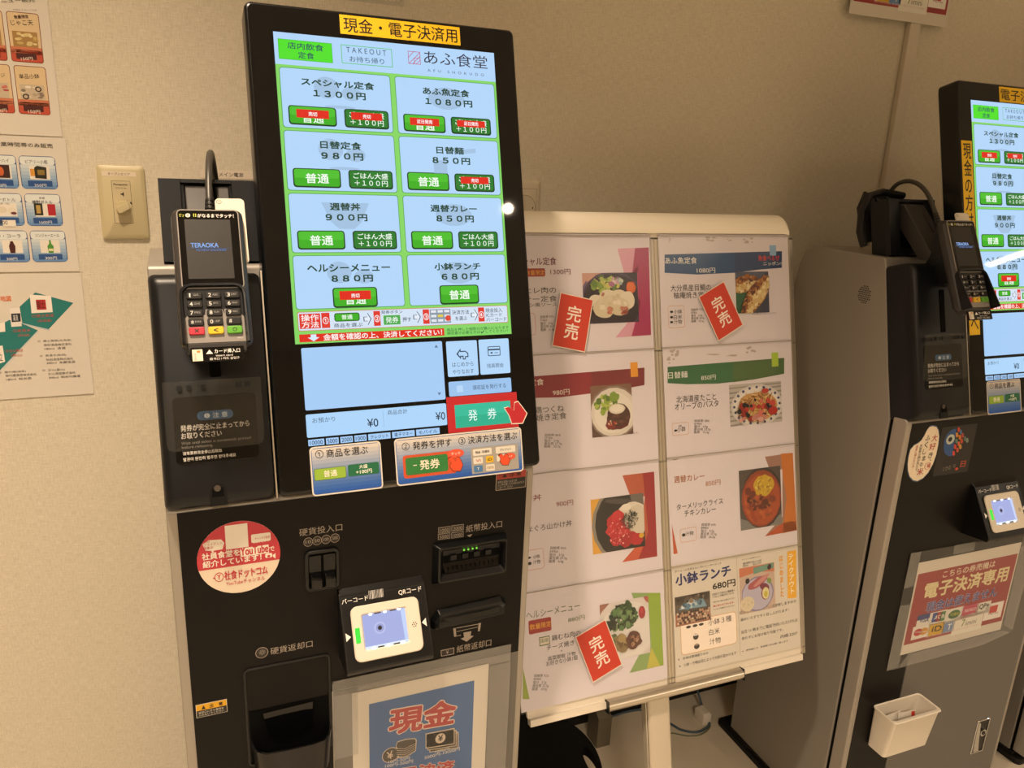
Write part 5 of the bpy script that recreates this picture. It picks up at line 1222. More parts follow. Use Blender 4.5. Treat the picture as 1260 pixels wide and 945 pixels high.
    for i in range(len(ctl) - 1):
        p0, p1, p2, p3 = [Vector(ctl[max(0, min(len(ctl) - 1, i + d))]) for d in (-1, 0, 1, 2)]
        for q in range(5):
            t_ = q / 5
            fine.append(.5 * (2 * p1 + (p2 - p0) * t_ + (2 * p0 - 5 * p1 + 4 * p2 - p3) * t_ ** 2 + (3 * p1 - p0 - 3 * p2 + p3) * t_ ** 3))
    w.tube([Fi(*p) for p in fine], 4.2, 'dark_cable', 12)
    cb = w.build('lead', root, smooth=True)
    bt = MB(T)
    for i in range(6):
        p, q2 = Vector(Fi(*fine[2 + i])), Vector(Fi(*fine[3 + i]))
        bt.tube([p, p.lerp(q2, .6)], 6.6 - i * .3, 'rubber', 12)
    bt.build('strain_relief', cb)
    put(root, F)
    return root
make_terminal('card terminal whose keypad faces the viewer, on the left ticket machine', FM1(TERMINAL))
make_terminal('card terminal seen from its side, on the right ticket machine', FM2(TERMINAL))

# ------------------------------------------------------------------ menu stand
base = STAND.at(-36, -1311, 0)
stand = empty('menu_stand', 'leaning menu board on an aluminium pole between the two ticket machines', 'menu stand', (base.x, base.y, 0))
SL = STAND.moved((base.x, base.y, 0))
MB(SL).box(-303, 300, -840, 6, -8, -2, 'white_plastic', 4).build('back_board', stand)
hp = [(1.5, -12), (1.5, 2), (6, 3.4), (18, 4), (30, 1), (38, -6), (41, -14), (38, -20), (4, -20)]
h = MB(SL)
L = []
for a, k in ((-303, 1), (284, 1), (292, .92), (297, .74), (299, .5)): L.append([(a, -6 + (b + 6) * k, c) for b, c in hp])
h.loft(L, 'cream_plastic').build('top_rail', stand, smooth=True)
for i, (a0, a1) in enumerate(((-17.4, -1), (300, 308))):
    s = MB(SL)
    s.box(a0, a1, -840, -6, -3, .6, 'aluminium')
    for a in (a0 + 2, (a0 + a1) / 2, a1 - 2): s.box(a - .6, a + .6, -840, -6, .6, 1.6, 'clear_acrylic')
    for r in range(5): s.box(a0, a1, -6 - r * 204.7 - 3, -6 - r * 204.7, .6, 1.2, 'dark_aluminium' if r == 0 else 'clear_acrylic')
    s.build('pocket_channel', stand)
for r in range(4):
    for a in (-315.1, 0):
        b1 = -r * 204.7
        MB(SL).box(a - 1, a + 299, b1 - (206 if r < 3 else 212), b1 - 2, 2.6 - r * 0 + .2 * (3 - r) + 1.2, 2.9 + .2 * (3 - r) + 1.2, 'clear_pocket').box(a - 1, a + 299, b1 - 3.2, b1 - 1.8, 1.4, 3.4, 'pocket_edge').build('clear_pocket', stand)  # grey strip: pocket fold plus the shadow line along each row's top
s = MB(SL)
for a0, a1 in ((-301, -18), (0, 297)): s.box(a0, a1, -851, -838.6, -7, 6.4, 'white_plastic')
s.box(-303, 298, -839.2, -837.6, 2, 7, 'clear_acrylic')
s.build('bottom_ledge', stand, bevel=1)
s = MB(SL)
L = [[(a, -846.5 + 11 * cos(rad(t)), 2 + 15 * sin(rad(t))) for t in range(0, 181, 15)] for a in (-151, 144)]
s.loft(L, 'aluminium').build('handrail', stand, smooth=True)
for a in (-152.4, 144.2): MB(SL).prism([(a, -857.8), (a + 1.4, -857.8), (a + 1.4, -835), (a, -835)], 1.6, 16, 'black_plastic').build('rail_cap', stand)
MB(SL).soft(-59, -11, -1302, -846, -30, -4, 'silver_paint', 1, 6).box(-60.6, -58.8, -1302, -846, -20, -10, 'deep_black').box(-62.4, -60.6, -1302, -846, -22, -9, 'silver_paint').build('pole', stand, smooth=True)
MB().box(-150, 150, -150, 150, 0, 12, 'black_plastic', 20).build('base_plate', stand, bevel=3)

def photo(s, kind, a0, b0, a1, b1, l0):
    """the printed dish picture, clipped to its rectangle"""
    rnd = random.Random(kind)
    W, H = a1 - a0, b1 - b0
    cnt = [l0]
    def clip(pts):
        for ax, lim, sg in ((0, a0, 1), (0, a1, -1), (1, b0, 1), (1, b1, -1)):
            out = []
            for i in range(len(pts)):
                p, q = pts[i - 1], pts[i]
                ip, iq = (p[ax] - lim) * sg >= 0, (q[ax] - lim) * sg >= 0
                if ip != iq:
                    t = (lim - p[ax]) / (q[ax] - p[ax]); out.append((p[0] + (q[0] - p[0]) * t, p[1] + (q[1] - p[1]) * t))
                if iq: out.append(q)
            pts = out
            if not pts: break
        return pts
    def blob(x, y, rx, ry, col, ang=0, jag=0, n=18):
        ca, sa = cos(rad(ang)), sin(rad(ang))
        pts = []
        for i in range(n):
            t = 2 * math.pi * i / n
            k = 1 + rnd.uniform(-jag, jag)
            u, v = rx * W * cos(t) * k, ry * H * sin(t) * k
            pts.append((a0 + x * W + u * ca - v * sa, b0 + y * H + u * sa + v * ca))
        pts = clip(pts)
        cnt[0] += .12
        if len(pts) > 2: s.p(pts, col, cnt[0])
    def poly(pts, col):
        cnt[0] += .12
        s.p([(a0 + x * W, b0 + y * H) for x, y in pts], col, cnt[0])
    def scatter(n, x, y, rx, ry, sz, cols, asp=1, jag=.25):
        for i in range(n):
            t, k = rnd.uniform(0, 6.28), math.sqrt(rnd.random())
            z = sz * rnd.uniform(.6, 1.3)
            blob(x + rx * k * cos(t), y + ry * k * sin(t), z, z * asp * W / H, rnd.choice(cols), rnd.uniform(0, 180), jag, 9)
    if kind == 'special':
        poly([(0, .72), (.35, 1), (0, 1)], '#c79a8c'); blob(.53, .42, .58, .62, '#4a3a55'); blob(.53, .42, .54, .57, '#2b2231'); blob(.03, .75, .02, .12, '#6a5a7c', -30)
        scatter(46, .42, .76, .24, .15, .05, ['#7a9a3c', '#93b04a', '#5f7f34', '#a9b85c', '#c8c46a', '#4e6a30'])
        scatter(9, .58, .82, .1, .09, .045, ['#8a5a7c', '#a8688a', '#c8a0b4', '#d8c8d0']); scatter(4, .7, .82, .05, .06, .04, ['#9ab0b4', '#c8d0c0'])
        blob(.87, .7, .09, .12, '#d8642c', 0, .06); blob(.86, .71, .06, .08, '#e0763c', 0, .1)
        for x, y, rx, ry in ((.22, .45, .13, .12), (.45, .52, .17, .15), (.63, .5, .19, .16), (.8, .45, .13, .18), (.36, .3, .2, .2), (.64, .32, .18, .18), (.5, .4, .2, .16)): blob(x, y, rx, ry, rnd.choice(['#ddd2ba', '#d6caae', '#e2d8c4']), 0, .05)
        scatter(16, .52, .4, .24, .16, .04, ['#e6dcc8', '#cfc0a2', '#d9ceb4']); scatter(10, .46, .25, .06, .06, .028, ['#b86a5c', '#a85848', '#c88a70']); scatter(12, .72, .23, .06, .07, .03, ['#b05a50', '#c07a68', '#8a4438']); scatter(4, .34, .57, .03, .02, .02, ['#b07060'])
    elif kind == 'daily':
        blob(.5, .1, .9, .35, '#5a4038'); blob(.55, .46, .6, .52, '#8a7a70'); blob(.55, .46, .56, .48, '#d9d2c8'); blob(.55, .45, .48, .4, '#e4ded4')
        scatter(40, .35, .62, .26, .17, .055, ['#8fa83c', '#6f8f34', '#a9bc54', '#56742c', '#b8c468']); blob(.56, .76, .12, .1, '#7c9a3c', 0, .2)
        blob(.64, .3, .3, .2, '#5c2020', 0, .1); blob(.45, .22, .12, .1, '#7a2a24', 0, .2); blob(.66, .4, .28, .22, '#4a2820', 0, .05); scatter(18, .7, .36, .2, .14, .035, ['#3a201a', '#5c3426', '#6e4230'])
        blob(.62, .52, .2, .1, '#d8cfc0', 0, .04); blob(.62, .53, .16, .075, '#e6dfd2', 0, .05); scatter(10, .5, .26, .12, .06, .02, ['#a03a2c', '#c86a50', '#e0d0b8'])
    elif kind == 'donburi':
        blob(.62, .5, .62, .72, '#8a8478'); blob(.64, .5, .58, .68, '#211d1c'); blob(.55, .9, .3, .05, '#4a4644', -8); poly([(.74, 1), (1, 1), (1, .72), (.78, .8)], '#6a6460')
        blob(.78, .62, .3, .24, '#dcd4c6', 0, .06); blob(.86, .5, .2, .3, '#d2c9ba', 0, .06); blob(.66, .78, .1, .06, '#e6dfd2')
        for x, y in ((.4, .55), (.5, .62), (.38, .38), (.52, .44), (.45, .22), (.6, .3), (.62, .16), (.75, .2), (.85, .16)): blob(x, y, .12, .12, rnd.choice(['#b81f2c', '#a81c28', '#c42c36']), 0, .14)
        scatter(60, .54, .34, .24, .24, .014, ['#d8606a', '#e08a8a', '#8a1420', '#f0b8b0'])
        scatter(110, .72, .54, .15, .17, .03, ['#1c2420', '#26302a', '#3a4640', '#141a18'], .18, .1); blob(.92, .22, .05, .045, '#d8a82c')
    elif kind == 'healthy':
        poly([(0, .7), (0, 1), (.3, 1)], '#9a6a5c'); poly([(.9, 1), (1, 1), (1, .8)], '#b06058'); blob(.52, .48, .64, .6, '#d6cfcd'); blob(.54, .46, .56, .52, '#dedad8')
        scatter(90, .45, .72, .3, .2, .05, ['#2e4a2c', '#3f6238', '#223a24', '#54784a', '#6d8c5c', '#1a2a1c']); blob(.58, .9, .06, .1, '#34522e', 20, .2); blob(.2, .62, .14, .1, '#1c281c', 0, .3)
        blob(.85, .74, .07, .11, '#a02434', 0, .04); blob(.845, .77, .04, .05, '#b83a46', 0, .1)
        scatter(26, .38, .28, .16, .13, .06, ['#6a5436', '#85704a', '#a08a5c', '#4e3c28']); blob(.66, .3, .16, .16, '#5c3228', 0, .15); scatter(14, .66, .3, .1, .1, .04, ['#7a4a38', '#8f6450', '#45241c', '#b09078']); scatter(10, .2, .4, .08, .1, .03, ['#5a6a44', '#8a8a5c'])
    elif kind == 'fish':
        poly([(0, .0), (.42, 0), (.3, .6), (0, .62)], '#1f5a3c'); blob(.75, .6, .6, .7, '#3c4258'); blob(.2, .2, .36, .42, '#1f5a3c', 0, .05); blob(.5, .9, .7, .1, '#4a5470', -6)
        for x, y, rx, ry, an in ((.24, .7, .42, .2, 14), (.6, .42, .6, .25, 48)):
            ca, sa = cos(rad(an)), sin(rad(an))
            def on(n, v0, v1, sz, cols, k0=.92):
                for i in range(n):
                    k = rnd.uniform(-k0, k0)
                    v = rnd.uniform(v0, v1) * ry * math.sqrt(max(0, 1 - k * k))
                    k *= rx
                    blob(x + k * ca - v * sa, y + k * sa + v * ca, sz * rnd.uniform(.7, 1.4), sz * rnd.uniform(.5, 1), rnd.choice(cols), an + rnd.uniform(-20, 20), .3, 9)
            blob(x, y, rx, ry, '#8a5a34', an, .05); blob(x, y, rx * .96, ry * .9, '#d2b47c', an, .06)
            on(26, -.8, .3, .06, ['#dcc892', '#e8d8a8', '#cfae70', '#e0cc98', '#c8a468'])
            on(46, .25, .95, .055, ['#6e3a22', '#8a4c2a', '#4f2416', '#a0602f', '#5e2e1c', '#b07a44'])
            on(14, -.95, -.7, .03, ['#a8743c', '#8a5a34', '#c09050']); on(12, -.1, .4, .028, ['#b08048', '#9a6434', '#e8dcb4'])
    elif kind == 'noodle':
        for i in range(9): poly([(0, i / 9), (1, i / 9 + .08), (1, i / 9 + .12), (0, i / 9 + .04)] if i < 8 else [(0, .9), (1, .94), (1, .97), (0, .93)], '#8f8a88')
        blob(.52, .45, .5, .52, '#cfcaca'); blob(.52, .45, .46, .46, '#e0dcd8')
        for i in range(20):
            t = i / 20 * 6.28; blob(.52 + .44 * cos(t), .46 + .44 * sin(t), .025, .035, '#34406a', 0, .1, 8)
        blob(.52, .42, .39, .36, '#c8985c', 0, .05)
        scatter(200, .52, .42, .36, .32, .075, ['#d8b06c', '#c8964e', '#ecd098', '#a86c34', '#e0b874', '#8f5428'], .1, .05)
        scatter(16, .5, .42, .34, .3, .05, ['#a83428', '#b8463c', '#c46a5c', '#8a2a22']); scatter(12, .46, .44, .34, .3, .035, ['#20242c', '#2c2a34', '#161a1c']); blob(.8, .3, .09, .1, '#a82c24'); blob(.66, .8, .07, .06, '#b04034'); scatter(8, .45, .14, .3, .06, .04, ['#c89a90', '#b87a70'])
    elif kind == 'curry':
        poly([(0, 0), (1, 0), (1, .18), (.5, .05), (0, .2)], '#7a7a78'); blob(.54, .5, .5, .52, '#2a2220'); blob(.52, .49, .48, .48, '#8f3c20'); blob(.52, .47, .44, .43, '#a84a22', 0, .03)
        scatter(30, .5, .4, .36, .3, .05, ['#b85a2a', '#9a3e1c', '#c0682e', '#87341a'])
        blob(.58, .7, .24, .18, '#c8a428', 0, .08); scatter(40, .58, .71, .2, .14, .03, ['#d8bc3c', '#b8942a', '#e0cc60', '#a07c20'], .6)
        for x, y in ((.2, .64), (.24, .5), (.36, .4), (.52, .36), (.68, .4), (.78, .46), (.3, .58), (.6, .42)): blob(x, y, .08, .06, rnd.choice(['#6a2a18', '#7c3620', '#5a2214']), 0, .25)
        scatter(24, .46, .42, .32, .12, .03, ['#8f4428', '#54200f', '#a45a34']); scatter(4, .62, .2, .1, .03, .015, ['#3a4a1c'])
    elif kind == 'kobachi':
        poly([(0, 0), (1, 0), (1, .4), (0, .4)], '#a86a54'); poly([(0, .72), (1, .72), (1, 1), (0, 1)], '#4a4038'); poly([(.1, .55), (.9, .5), (.8, .8), (.3, .85)], '#7aa0b8'); scatter(20, .5, .66, .3, .12, .05, ['#b8ccd8', '#5c84a0', '#dce4e8', '#3c5a70'])
        for i in range(5):
            for j in range(15): blob(.06 + j * .064 + (i % 2) * .03, .42 - i * .08, .028, .04, rnd.choice(['#d8c8b0', '#2c2420', '#c0a488', '#3a302a', '#b89078']), 0, .1, 8)
        scatter(26, .5, .88, .48, .08, .05, ['#2c2824', '#5c5248', '#3a342e', '#8a7a68'])
    elif kind == 'bento':
        poly([(0, .8), (.5, .86), (1, .8), (1, 1), (0, 1)], '#c87a5c'); poly([(.4, .82), (.98, .88), (.98, 1), (.4, .96)], '#6f9c8c'); blob(.5, .38, .46, .38, '#8e86a8', 0, .02); blob(.5, .38, .43, .35, '#b8b4cc', 0, .02)
        blob(.5, .62, .3, .1, '#b05a60', 20, .08); blob(.62, .66, .26, .05, '#c88a88', 28, .05); blob(.22, .7, .06, .06, '#2a2020', 0, .2); blob(.86, .92, .06, .06, '#3a2430', 0, .2); blob(.7, .5, .14, .08, '#7a3048', -20, .1); blob(.72, .36, .12, .14, '#8a2c44'); blob(.73, .36, .1, .13, '#d8d4a0', 0, .03); blob(.73, .34, .05, .07, '#c8b83c')
        blob(.84, .62, .06, .06, '#7c9a4c', 0, .2); blob(.2, .2, .2, .16, '#d8cbb0', 0, .03); scatter(10, .2, .2, .14, .08, .03, ['#8a8478'], .12)

def sheet(key, label, r, right, photos):
    s = MB(FLAT)
    s.box(0, 297, -210, 0, -.3, 0, 'paper_cream' if key == 'kobachi' else 'paper')
    s.art(ART[key], .05)
    for pk, kind in photos:
        _, col, l, a0, b0, a1, b1, _r = ART[pk][0]
        s.r(a0, b0, a1, b1, col, l, 0, .05)
        photo(s, kind, a0, b0, a1, b1, 3.6)
    o = s.build('menu_sheet', solid=False)
    tag(o, label, 'menu sheet', 'menu sheets in the stand pockets')
    put(o, STAND, 0 if right else -315.1, -r * 204.7, .4 + .35 * (3 - r) * 0 + (.5 if r % 2 else .1))
    return o
sheet('special', 'menu sheet with magenta ribbon and a dark plate of white-sauced pork', 0, 0, [('special_photo', 'special')])
sheet('daily', 'menu sheet with dark red banner and a plate of broccoli and patty', 1, 0, [('daily_photo', 'daily')])
sheet('donburi', 'menu sheet with red ribbon and a black bowl of raw tuna', 2, 0, [('donburi_photo', 'donburi')])
sheet('healthy', 'menu sheet with green ribbon and a plate of salad and grilled chicken', 3, 0, [('healthy_photo', 'healthy')])
sheet('fish', 'menu sheet with blue banner and two grilled fish fillets', 0, 1, [('fish_photo', 'fish')])
sheet('noodle', 'menu sheet with green banner and a plate of pasta', 1, 1, [('noodle_photo', 'noodle')])
sheet('curry', 'menu sheet with orange ribbon and a bowl of curry with yellow rice', 2, 1, [('curry_photo', 'curry')])
sheet('kobachi', 'cream leaflet with navy heading and orange rounded box, bottom right pocket', 3, 1, [('kobachi_photo', 'kobachi'), ('bento_photo', 'bento')])

def sold_out(label, a, b, ang):
    s = MB(FLAT)
    s.box(-32.6, 32.6, -47.2, 47.2, 0, .5, '#e6d8cc')
    s.r(-31, -45.4, 31, 45.6, '#c8402f', 1, 0, .5)
    s.tc('完', 0, 15.5, 26.5, 27, '#f2e6dc', 2, .25, .5); s.tc('売', 0, -15.5, 26.5, 27, '#f2e6dc', 2, .25, .5)
    o = s.build('sold_out_tag', solid=False)
    tag(o, label, 'tag', 'red sold out tags on the menu stand')
    U = STAND.U * cos(rad(ang)) + STAND.V * sin(rad(ang))
    V = -STAND.U * sin(rad(ang)) + STAND.V * cos(rad(ang))
    put(o, Frame(STAND.at(a, b, 5.2), U, V))
sold_out('red sold out tag stuck over the pork plate menu sheet', -183.4, -154.5, -13)
sold_out('red sold out tag stuck over the grilled fish menu sheet', 129.5, -144.5, 26)
sold_out('red sold out tag stuck over the salad and chicken menu sheet', -161.5, -743, 18.8)

# ------------------------------------------------------------------ paper signs taped to the machines
def cash_sign():
    F = FM1(Frame((.2135, 0, .640), (1, 0, 0), (0, 0, 1)))
    root = empty('paper_sign', 'blue cash sign under clear film taped to the lower door of the left machine', 'sign')
    s = MB(FLAT)
    s.box(0, 213, -297, 0, 2.2, 2.5, 'paper_cream'); s.r(24.8, -272, 189.6, -24.6, '#2a63a4', 1, 0, 2.5); s.art(ART['cash'], 2.5)
    s.build('printed_sheet', root, solid=False)
    MB(FLAT).box(-28, 249, -310, 28, 2.95 + .9, 3.1 + .9, 'clear_film').build('clear_film', root)
    for a0, a1, b0, b1 in ((-28, 8, -106, 24), (214, 249, -300, -4), (-26, 214, 3, 28), (214, 248, -2, 28)): MB(FLAT).box(a0, a1, b0, b1, 4.05, 4.15, 'clear_tape').build('tape_strip', root)
    put(root, F)
cash_sign()
def cashless_art(s, c):
    s.r(4.5, -190, 293, -26, '#9c2a30', 1, 0, c)
    s.art(ART['cashless'], c)
def cashless_sign():
    F = FM2(Frame((.091, 0, .655), (1, 0, 0), (0, 0, 1)))
    root = empty('paper_sign', 'red cashless payment sign taped to the front of the right machine', 'sign')
    s = MB(FLAT); s.box(0, 297, -213, 0, 2.2, 2.5, 'paper_cream'); cashless_art(s, 2.5)
    s.build('printed_sheet', root, solid=False)
    f = MB(FLAT); f.prism([(-30, 27), (298, 20), (340, -20), (336, -222), (250, -240), (-8, -244), (-32, -240)], 3.9, 4.1, 'clear_film').build('clear_film', root)
    for pts in ([(-29, 27), (-2, 26), (-4, -50), (-30, -52)], [(-31, -90), (2, -92), (0, -240), (-32, -242)], [(296, 18), (338, -22), (336, -220), (300, -200)], [(20, -214), (300, -214), (330, -226), (250, -240), (0, -242)], [(90, 26), (150, 25), (150, 4), (90, 4)]):
        MB(FLAT).prism(pts, 4.15, 4.3, 'clear_tape').build('tape_strip', root)
    put(root, F)
cashless_sign()

# ------------------------------------------------------------------ ticket bin on the right machine
Fb = FM2(FRONT)
s = MB(FLAT)
def ringpts(z, d, dep, x0=44, x1=172, r=7):
    return [(x0 + 0 + a, z, b) for a, b in rrect(d, 2 + d, x1 - x0 - d, dep - d, r)]
s.loft([ringpts(236, 0, 47, 46, 168), ringpts(325, 0, 57), ringpts(329, -1.6, 59.6), ringpts(331, -1, 59), ringpts(330, 2.4, 55.6), ringpts(240, 3, 44, 46, 168)], 'white_plastic')
b = s.build('ticket_bin', smooth=True, bevel=0)
tag(b, 'small open white plastic bin stuck on the front of the right machine', 'bin')
put(b, Fb)
for i, (a, ang, lab) in enumerate(((78, 4, 'paper ticket stub lying flat at the left inside the white bin'), (112, -5, 'paper ticket stub with a red mark in the white bin'))):
    s = MB(FLAT)
    s.box(-24, 26, -34, 18, 0, .5, 'paper_cream')
    if i: s.r(14, 6, 24, 16, '#c83428', 1, 0, .5)
    o = s.build('ticket_stub', solid=False)
    tag(o, lab, 'ticket', 'ticket stubs in the white bin')
    F = Frame(Fb.at(a, 300, 26 + i * 5), Fb.U * cos(rad(ang)) + Fb.V * sin(rad(ang)), (Fb.V * .95 - Fb.N * .31) * cos(rad(ang)) - Fb.U * sin(rad(ang)))
    put(o, F)

# ------------------------------------------------------------------ things on the wall
def poster(name, label, key, a1, b1, w, h, fn):
    s = MB(FLAT)
    s.box(-w, 0, -h, 0, 1, 1.6, 'paper_cream')
    fn(s)
    if key: s.art(ART[key], 1.6)
    o = s.build(name, solid=False)
    tag(o, label, 'poster')
    put(o, WALL, a1, b1, 0)
    return o
def food_cards(s):
    z = 1.6
    rnd = random.Random(3)
    s.r(-290, -5, -4, 2, '#f4ece0', 0, 0, z)
    for c in range(6):
        for r in range(2):
            x, y = -57 - c * 48 + r * 1.2, -102.5 - r * 76
            s.r(x, y, x + 43, y + 71, '#7a2c20', 1, 4, z); s.r(x + .9, y + .9, x + 42.1, y + 70.1, '#dcc49c', 2, 3.4, z)
            s.r(x + .9, y + .9, x + 42.1, y + 18, '#c0503a', 3, 3.4, z); s.r(x + .9, y + 12, x + 42.1, y + 22, '#cc7a5a', 3, 0, z)
            s.r(x + 5, y + 22, x + 38, y + 44, '#a8834c' if r == 0 else '#c8b8a0', 4, 0, z)
            cols = ['#c8b070', '#b89858', '#d8c488', '#e0d0a0'] if r == 0 else (['#b0a08c', '#d8ccb8', '#8a7a6c', '#e4dccc'] if c == 0 else ['#b04848', '#c86a60', '#d89a8c'])
            for k in range(14): s.e(x + rnd.uniform(8, 35), y + rnd.uniform(25, 41), rnd.uniform(2, 4.6), rnd.uniform(1.4, 2.6), rnd.choice(cols), 4 + (k + 1) * .12, z)
            if r == 1 and c == 0:
                for q, w_ in ((30, 38), (12, 26)):
                    s.e(x + q, y + w_, 4.4, 4, '#2c2622', 6, z); s.e(x + q, y + w_, 2.6, 2.4, '#c8b49c', 6.2, z)
            s.r(x + 7, y + 4.5, x + 34, y + 13, '#4a1c18', 4, .6, z)
def drink_cards(s):
    z = 1.6
    for c in range(5):
        for r in range(3):
            x, y = -68 - c * 54 + r * 1.2, -80.5 - r * 58.4
            s.r(x, y, x + 50.5, y + 51, '#2c4c86', 1, 6, z)
            for i in range(8):
                k = i / 7
                h = '#%02x%02x%02x' % (int(106 + 118 * k), int(146 + 84 * k), int(196 + 34 * k))
                s.r(x + 1, y + 1 + i * 5.2 + (0 if i else 0), x + 49.5, y + 1 + (i + 1) * 5.2 if i < 7 else y + 50, h, 2, 4 if i in (0, 7) else 0, z)
            s.r(x + 9, y + 4, x + 43, y + 13, '#27508f', 3, 0, z)
            if c == 0:
                s.r(x + 13, y + 15, x + 41, y + 36, '#e8e2d8', 3, 0, z)
                if r == 0: s.p([(x + 20, y + 17), (x + 36, y + 16), (x + 37, y + 34), (x + 24, y + 36), (x + 20, y + 33)], '#24221c', 4, z); s.r(x + 24, y + 22, x + 34, y + 30, '#8a7434', 5, 1, z); s.r(x + 14, y + 20, x + 20, y + 31, '#d8983c', 4, 0, z)
                if r == 1: s.r(x + 12, y + 17, x + 24, y + 36, '#24221f', 4, 0, z); s.r(x + 15, y + 20, x + 21, y + 33, '#b89a54', 5, 0, z); s.r(x + 31, y + 17, x + 42, y + 35, '#b01f30', 4, 0, z)
                if r == 2: s.p([(x + 24, y + 15), (x + 31, y + 15), (x + 32, y + 26), (x + 29, y + 30), (x + 28.6, y + 36), (x + 26.4, y + 36), (x + 26, y + 30), (x + 23, y + 26)], '#4f9434', 4, z); s.r(x + 24.4, y + 18, x + 31, y + 22, '#e0d8b0', 5, 0, z)
            elif c == 1:
                s.r(x + 14, y + 15, x + 42, y + 36, '#e8e2d8', 3, 0, z)
                if r == 0: s.r(x + 22, y + 16, x + 40, y + 36, '#3a1c18', 4, 0, z); s.e(x + 28, y + 26, 4, 7, '#c86030', 5, z)
                if r == 1: s.e(x + 22, y + 25, 6, 5, '#dcd4c0', 4, z); s.e(x + 35, y + 24, 6, 5, '#e4dccc', 5, z); s.e(x + 37, y + 20, 4, 2, '#6a2a4a', 6, z)
                if r == 2: s.p([(x + 24, y + 15), (x + 31, y + 15), (x + 32, y + 26), (x + 29, y + 34), (x + 26, y + 34), (x + 23, y + 26)], '#4a1c1c', 4, z)
            if c == 1 and r == 1: s.r(x + 20, y - 1, x + 38, y + 9, '#ece6da', 6.5, 0, z)
poster('wall_poster', 'white poster of orange snack cards at the top left wall', 'food_poster', -356, 1607.6, 297, 210, food_cards)
poster('wall_poster', 'white poster of blue framed drink cards on left wall', 'drink_poster', -352.5, 1396, 297, 213, drink_cards)
poster('wall_poster', 'white poster with a teal map and small writing, lowest on left wall', 'sake_poster', -351, 1180, 297, 211, lambda s: None)
s = MB(FLAT); s.box(-304, 0, -216, 0, 1, 1.6, 'paper_cream')
s.F = Frame((-.3005, 0, 0), (1, 0, 0), (0, 1, 0)); cashless_art(s, 1.7)
o = s.build('wall_poster', solid=False); tag(o, 'red and white poster above the white conduit at the top right', 'poster'); put(o, WALL, 1517, 1952, 16)

s = MB(WALL)
L = [[(*p, 0) for p in rrect(-312.5, 1237, -241.5, 1356, 5)], [(*p, 5) for p in rrect(-312.5, 1237, -241.5, 1356, 5)], [(*p, 9) for p in rrect(-306, 1243, -247, 1350, 4)]]
root = empty('volume_control', 'ivory volume dial plate on the wall left of the black machine', 'wall switch', (-.277, 0, 1.2965))
W0 = WALL.moved((-.277, 0, 1.2965))
MB(W0).loft(L, 'ivory_plastic').build('plate', root, smooth=True)
s = MB(W0)
s.r(-304.7, 1339.2, -253.9, 1346.8, '#e6d8c4', 1, 0, 9); s.t('オープンエリア', -296, 1341, 33, 4, '#3a3028', 2, 0, .1, 9)
s.outline(-292, 1263, -263.6, 1332, '#4a4234', 1, 0, .5, 9); s.r(-291.5, 1263.5, -264.1, 1331.5, '#cdbf9c', 0, 0, 9.08)
s.t('Panasonic', -288.6, 1324.6, 20.6, 3, '#2a2620', 2, 0, .4, 9); s.t('WW-VC-006', -286.4, 1319.4, 16.5, 2, '#4a4438', 2, 0, 0, 9); s.p([(-279.6, 1309.6), (-277.4, 1309.6), (-274.6, 1306.6), (-274.6, 1314.4), (-277.4, 1311.6), (-279.6, 1311.6)], '#2a2620', 2, 9)
for k in range(5): s.p([(-277 + 13 * cos(rad(t)) * 1, 1288.6 + 13 * sin(rad(t))) for t in (150 - k * 30, 152 - k * 30)] + [(-277 + 15 * cos(rad(151 - k * 30)), 1288.6 + 15 * sin(rad(151 - k * 30)))], '#2a2620', 2, 9)
s.p([(-267, 1297), (-265, 1299), (-263, 1295), (-265, 1294)], '#2a2620', 2, 9)
s.build('dial_module', root, solid=False)
k = MB(W0); k.cyl(-277, 1288.6, 11.4, 9, 13, 'ivory_plastic', 28)
kp = [(a * cos(rad(28)) - b * sin(rad(28)), a * sin(rad(28)) + b * cos(rad(28))) for a, b in rrect(-10, -5.4, 10, 5.4, 3)]
k.prism([(-277 + a, 1288.6 + b) for a, b in kp], 13, 24, 'ivory_plastic')
k.build('knob', root, bevel=.8)

root = empty('wall_outlet', 'beige wall plate with a round socket half hidden behind the menu stand', 'wall outlet', (.45, 0, 1.293))
W0 = WALL.moved((.45, 0, 1.293))
MB(W0).loft([[(*p, 0) for p in rrect(416, 1233, 486, 1353, 4)], [(*p, 5) for p in rrect(416, 1233, 486, 1353, 4)], [(*p, 8) for p in rrect(421, 1238, 481, 1348, 3)]], 'outlet_beige').build('plate', root, smooth=True)
s = MB(W0); s.outline(425, 1262, 477.5, 1338, '#8a7c68', 1, 0, .6, 8); s.e(451, 1300, 25.5, 25.5, '#857864', 1, 8); s.e(451, 1300, 24.6, 24.6, '#cfc4ae', 2, 8); s.e(470, 1300, 1.4, 1.8, '#3a3024', 3, 8); s.e(432, 1300, 1.4, 1.8, '#3a3024', 3, 8)
s.build('socket_face', root, solid=False)

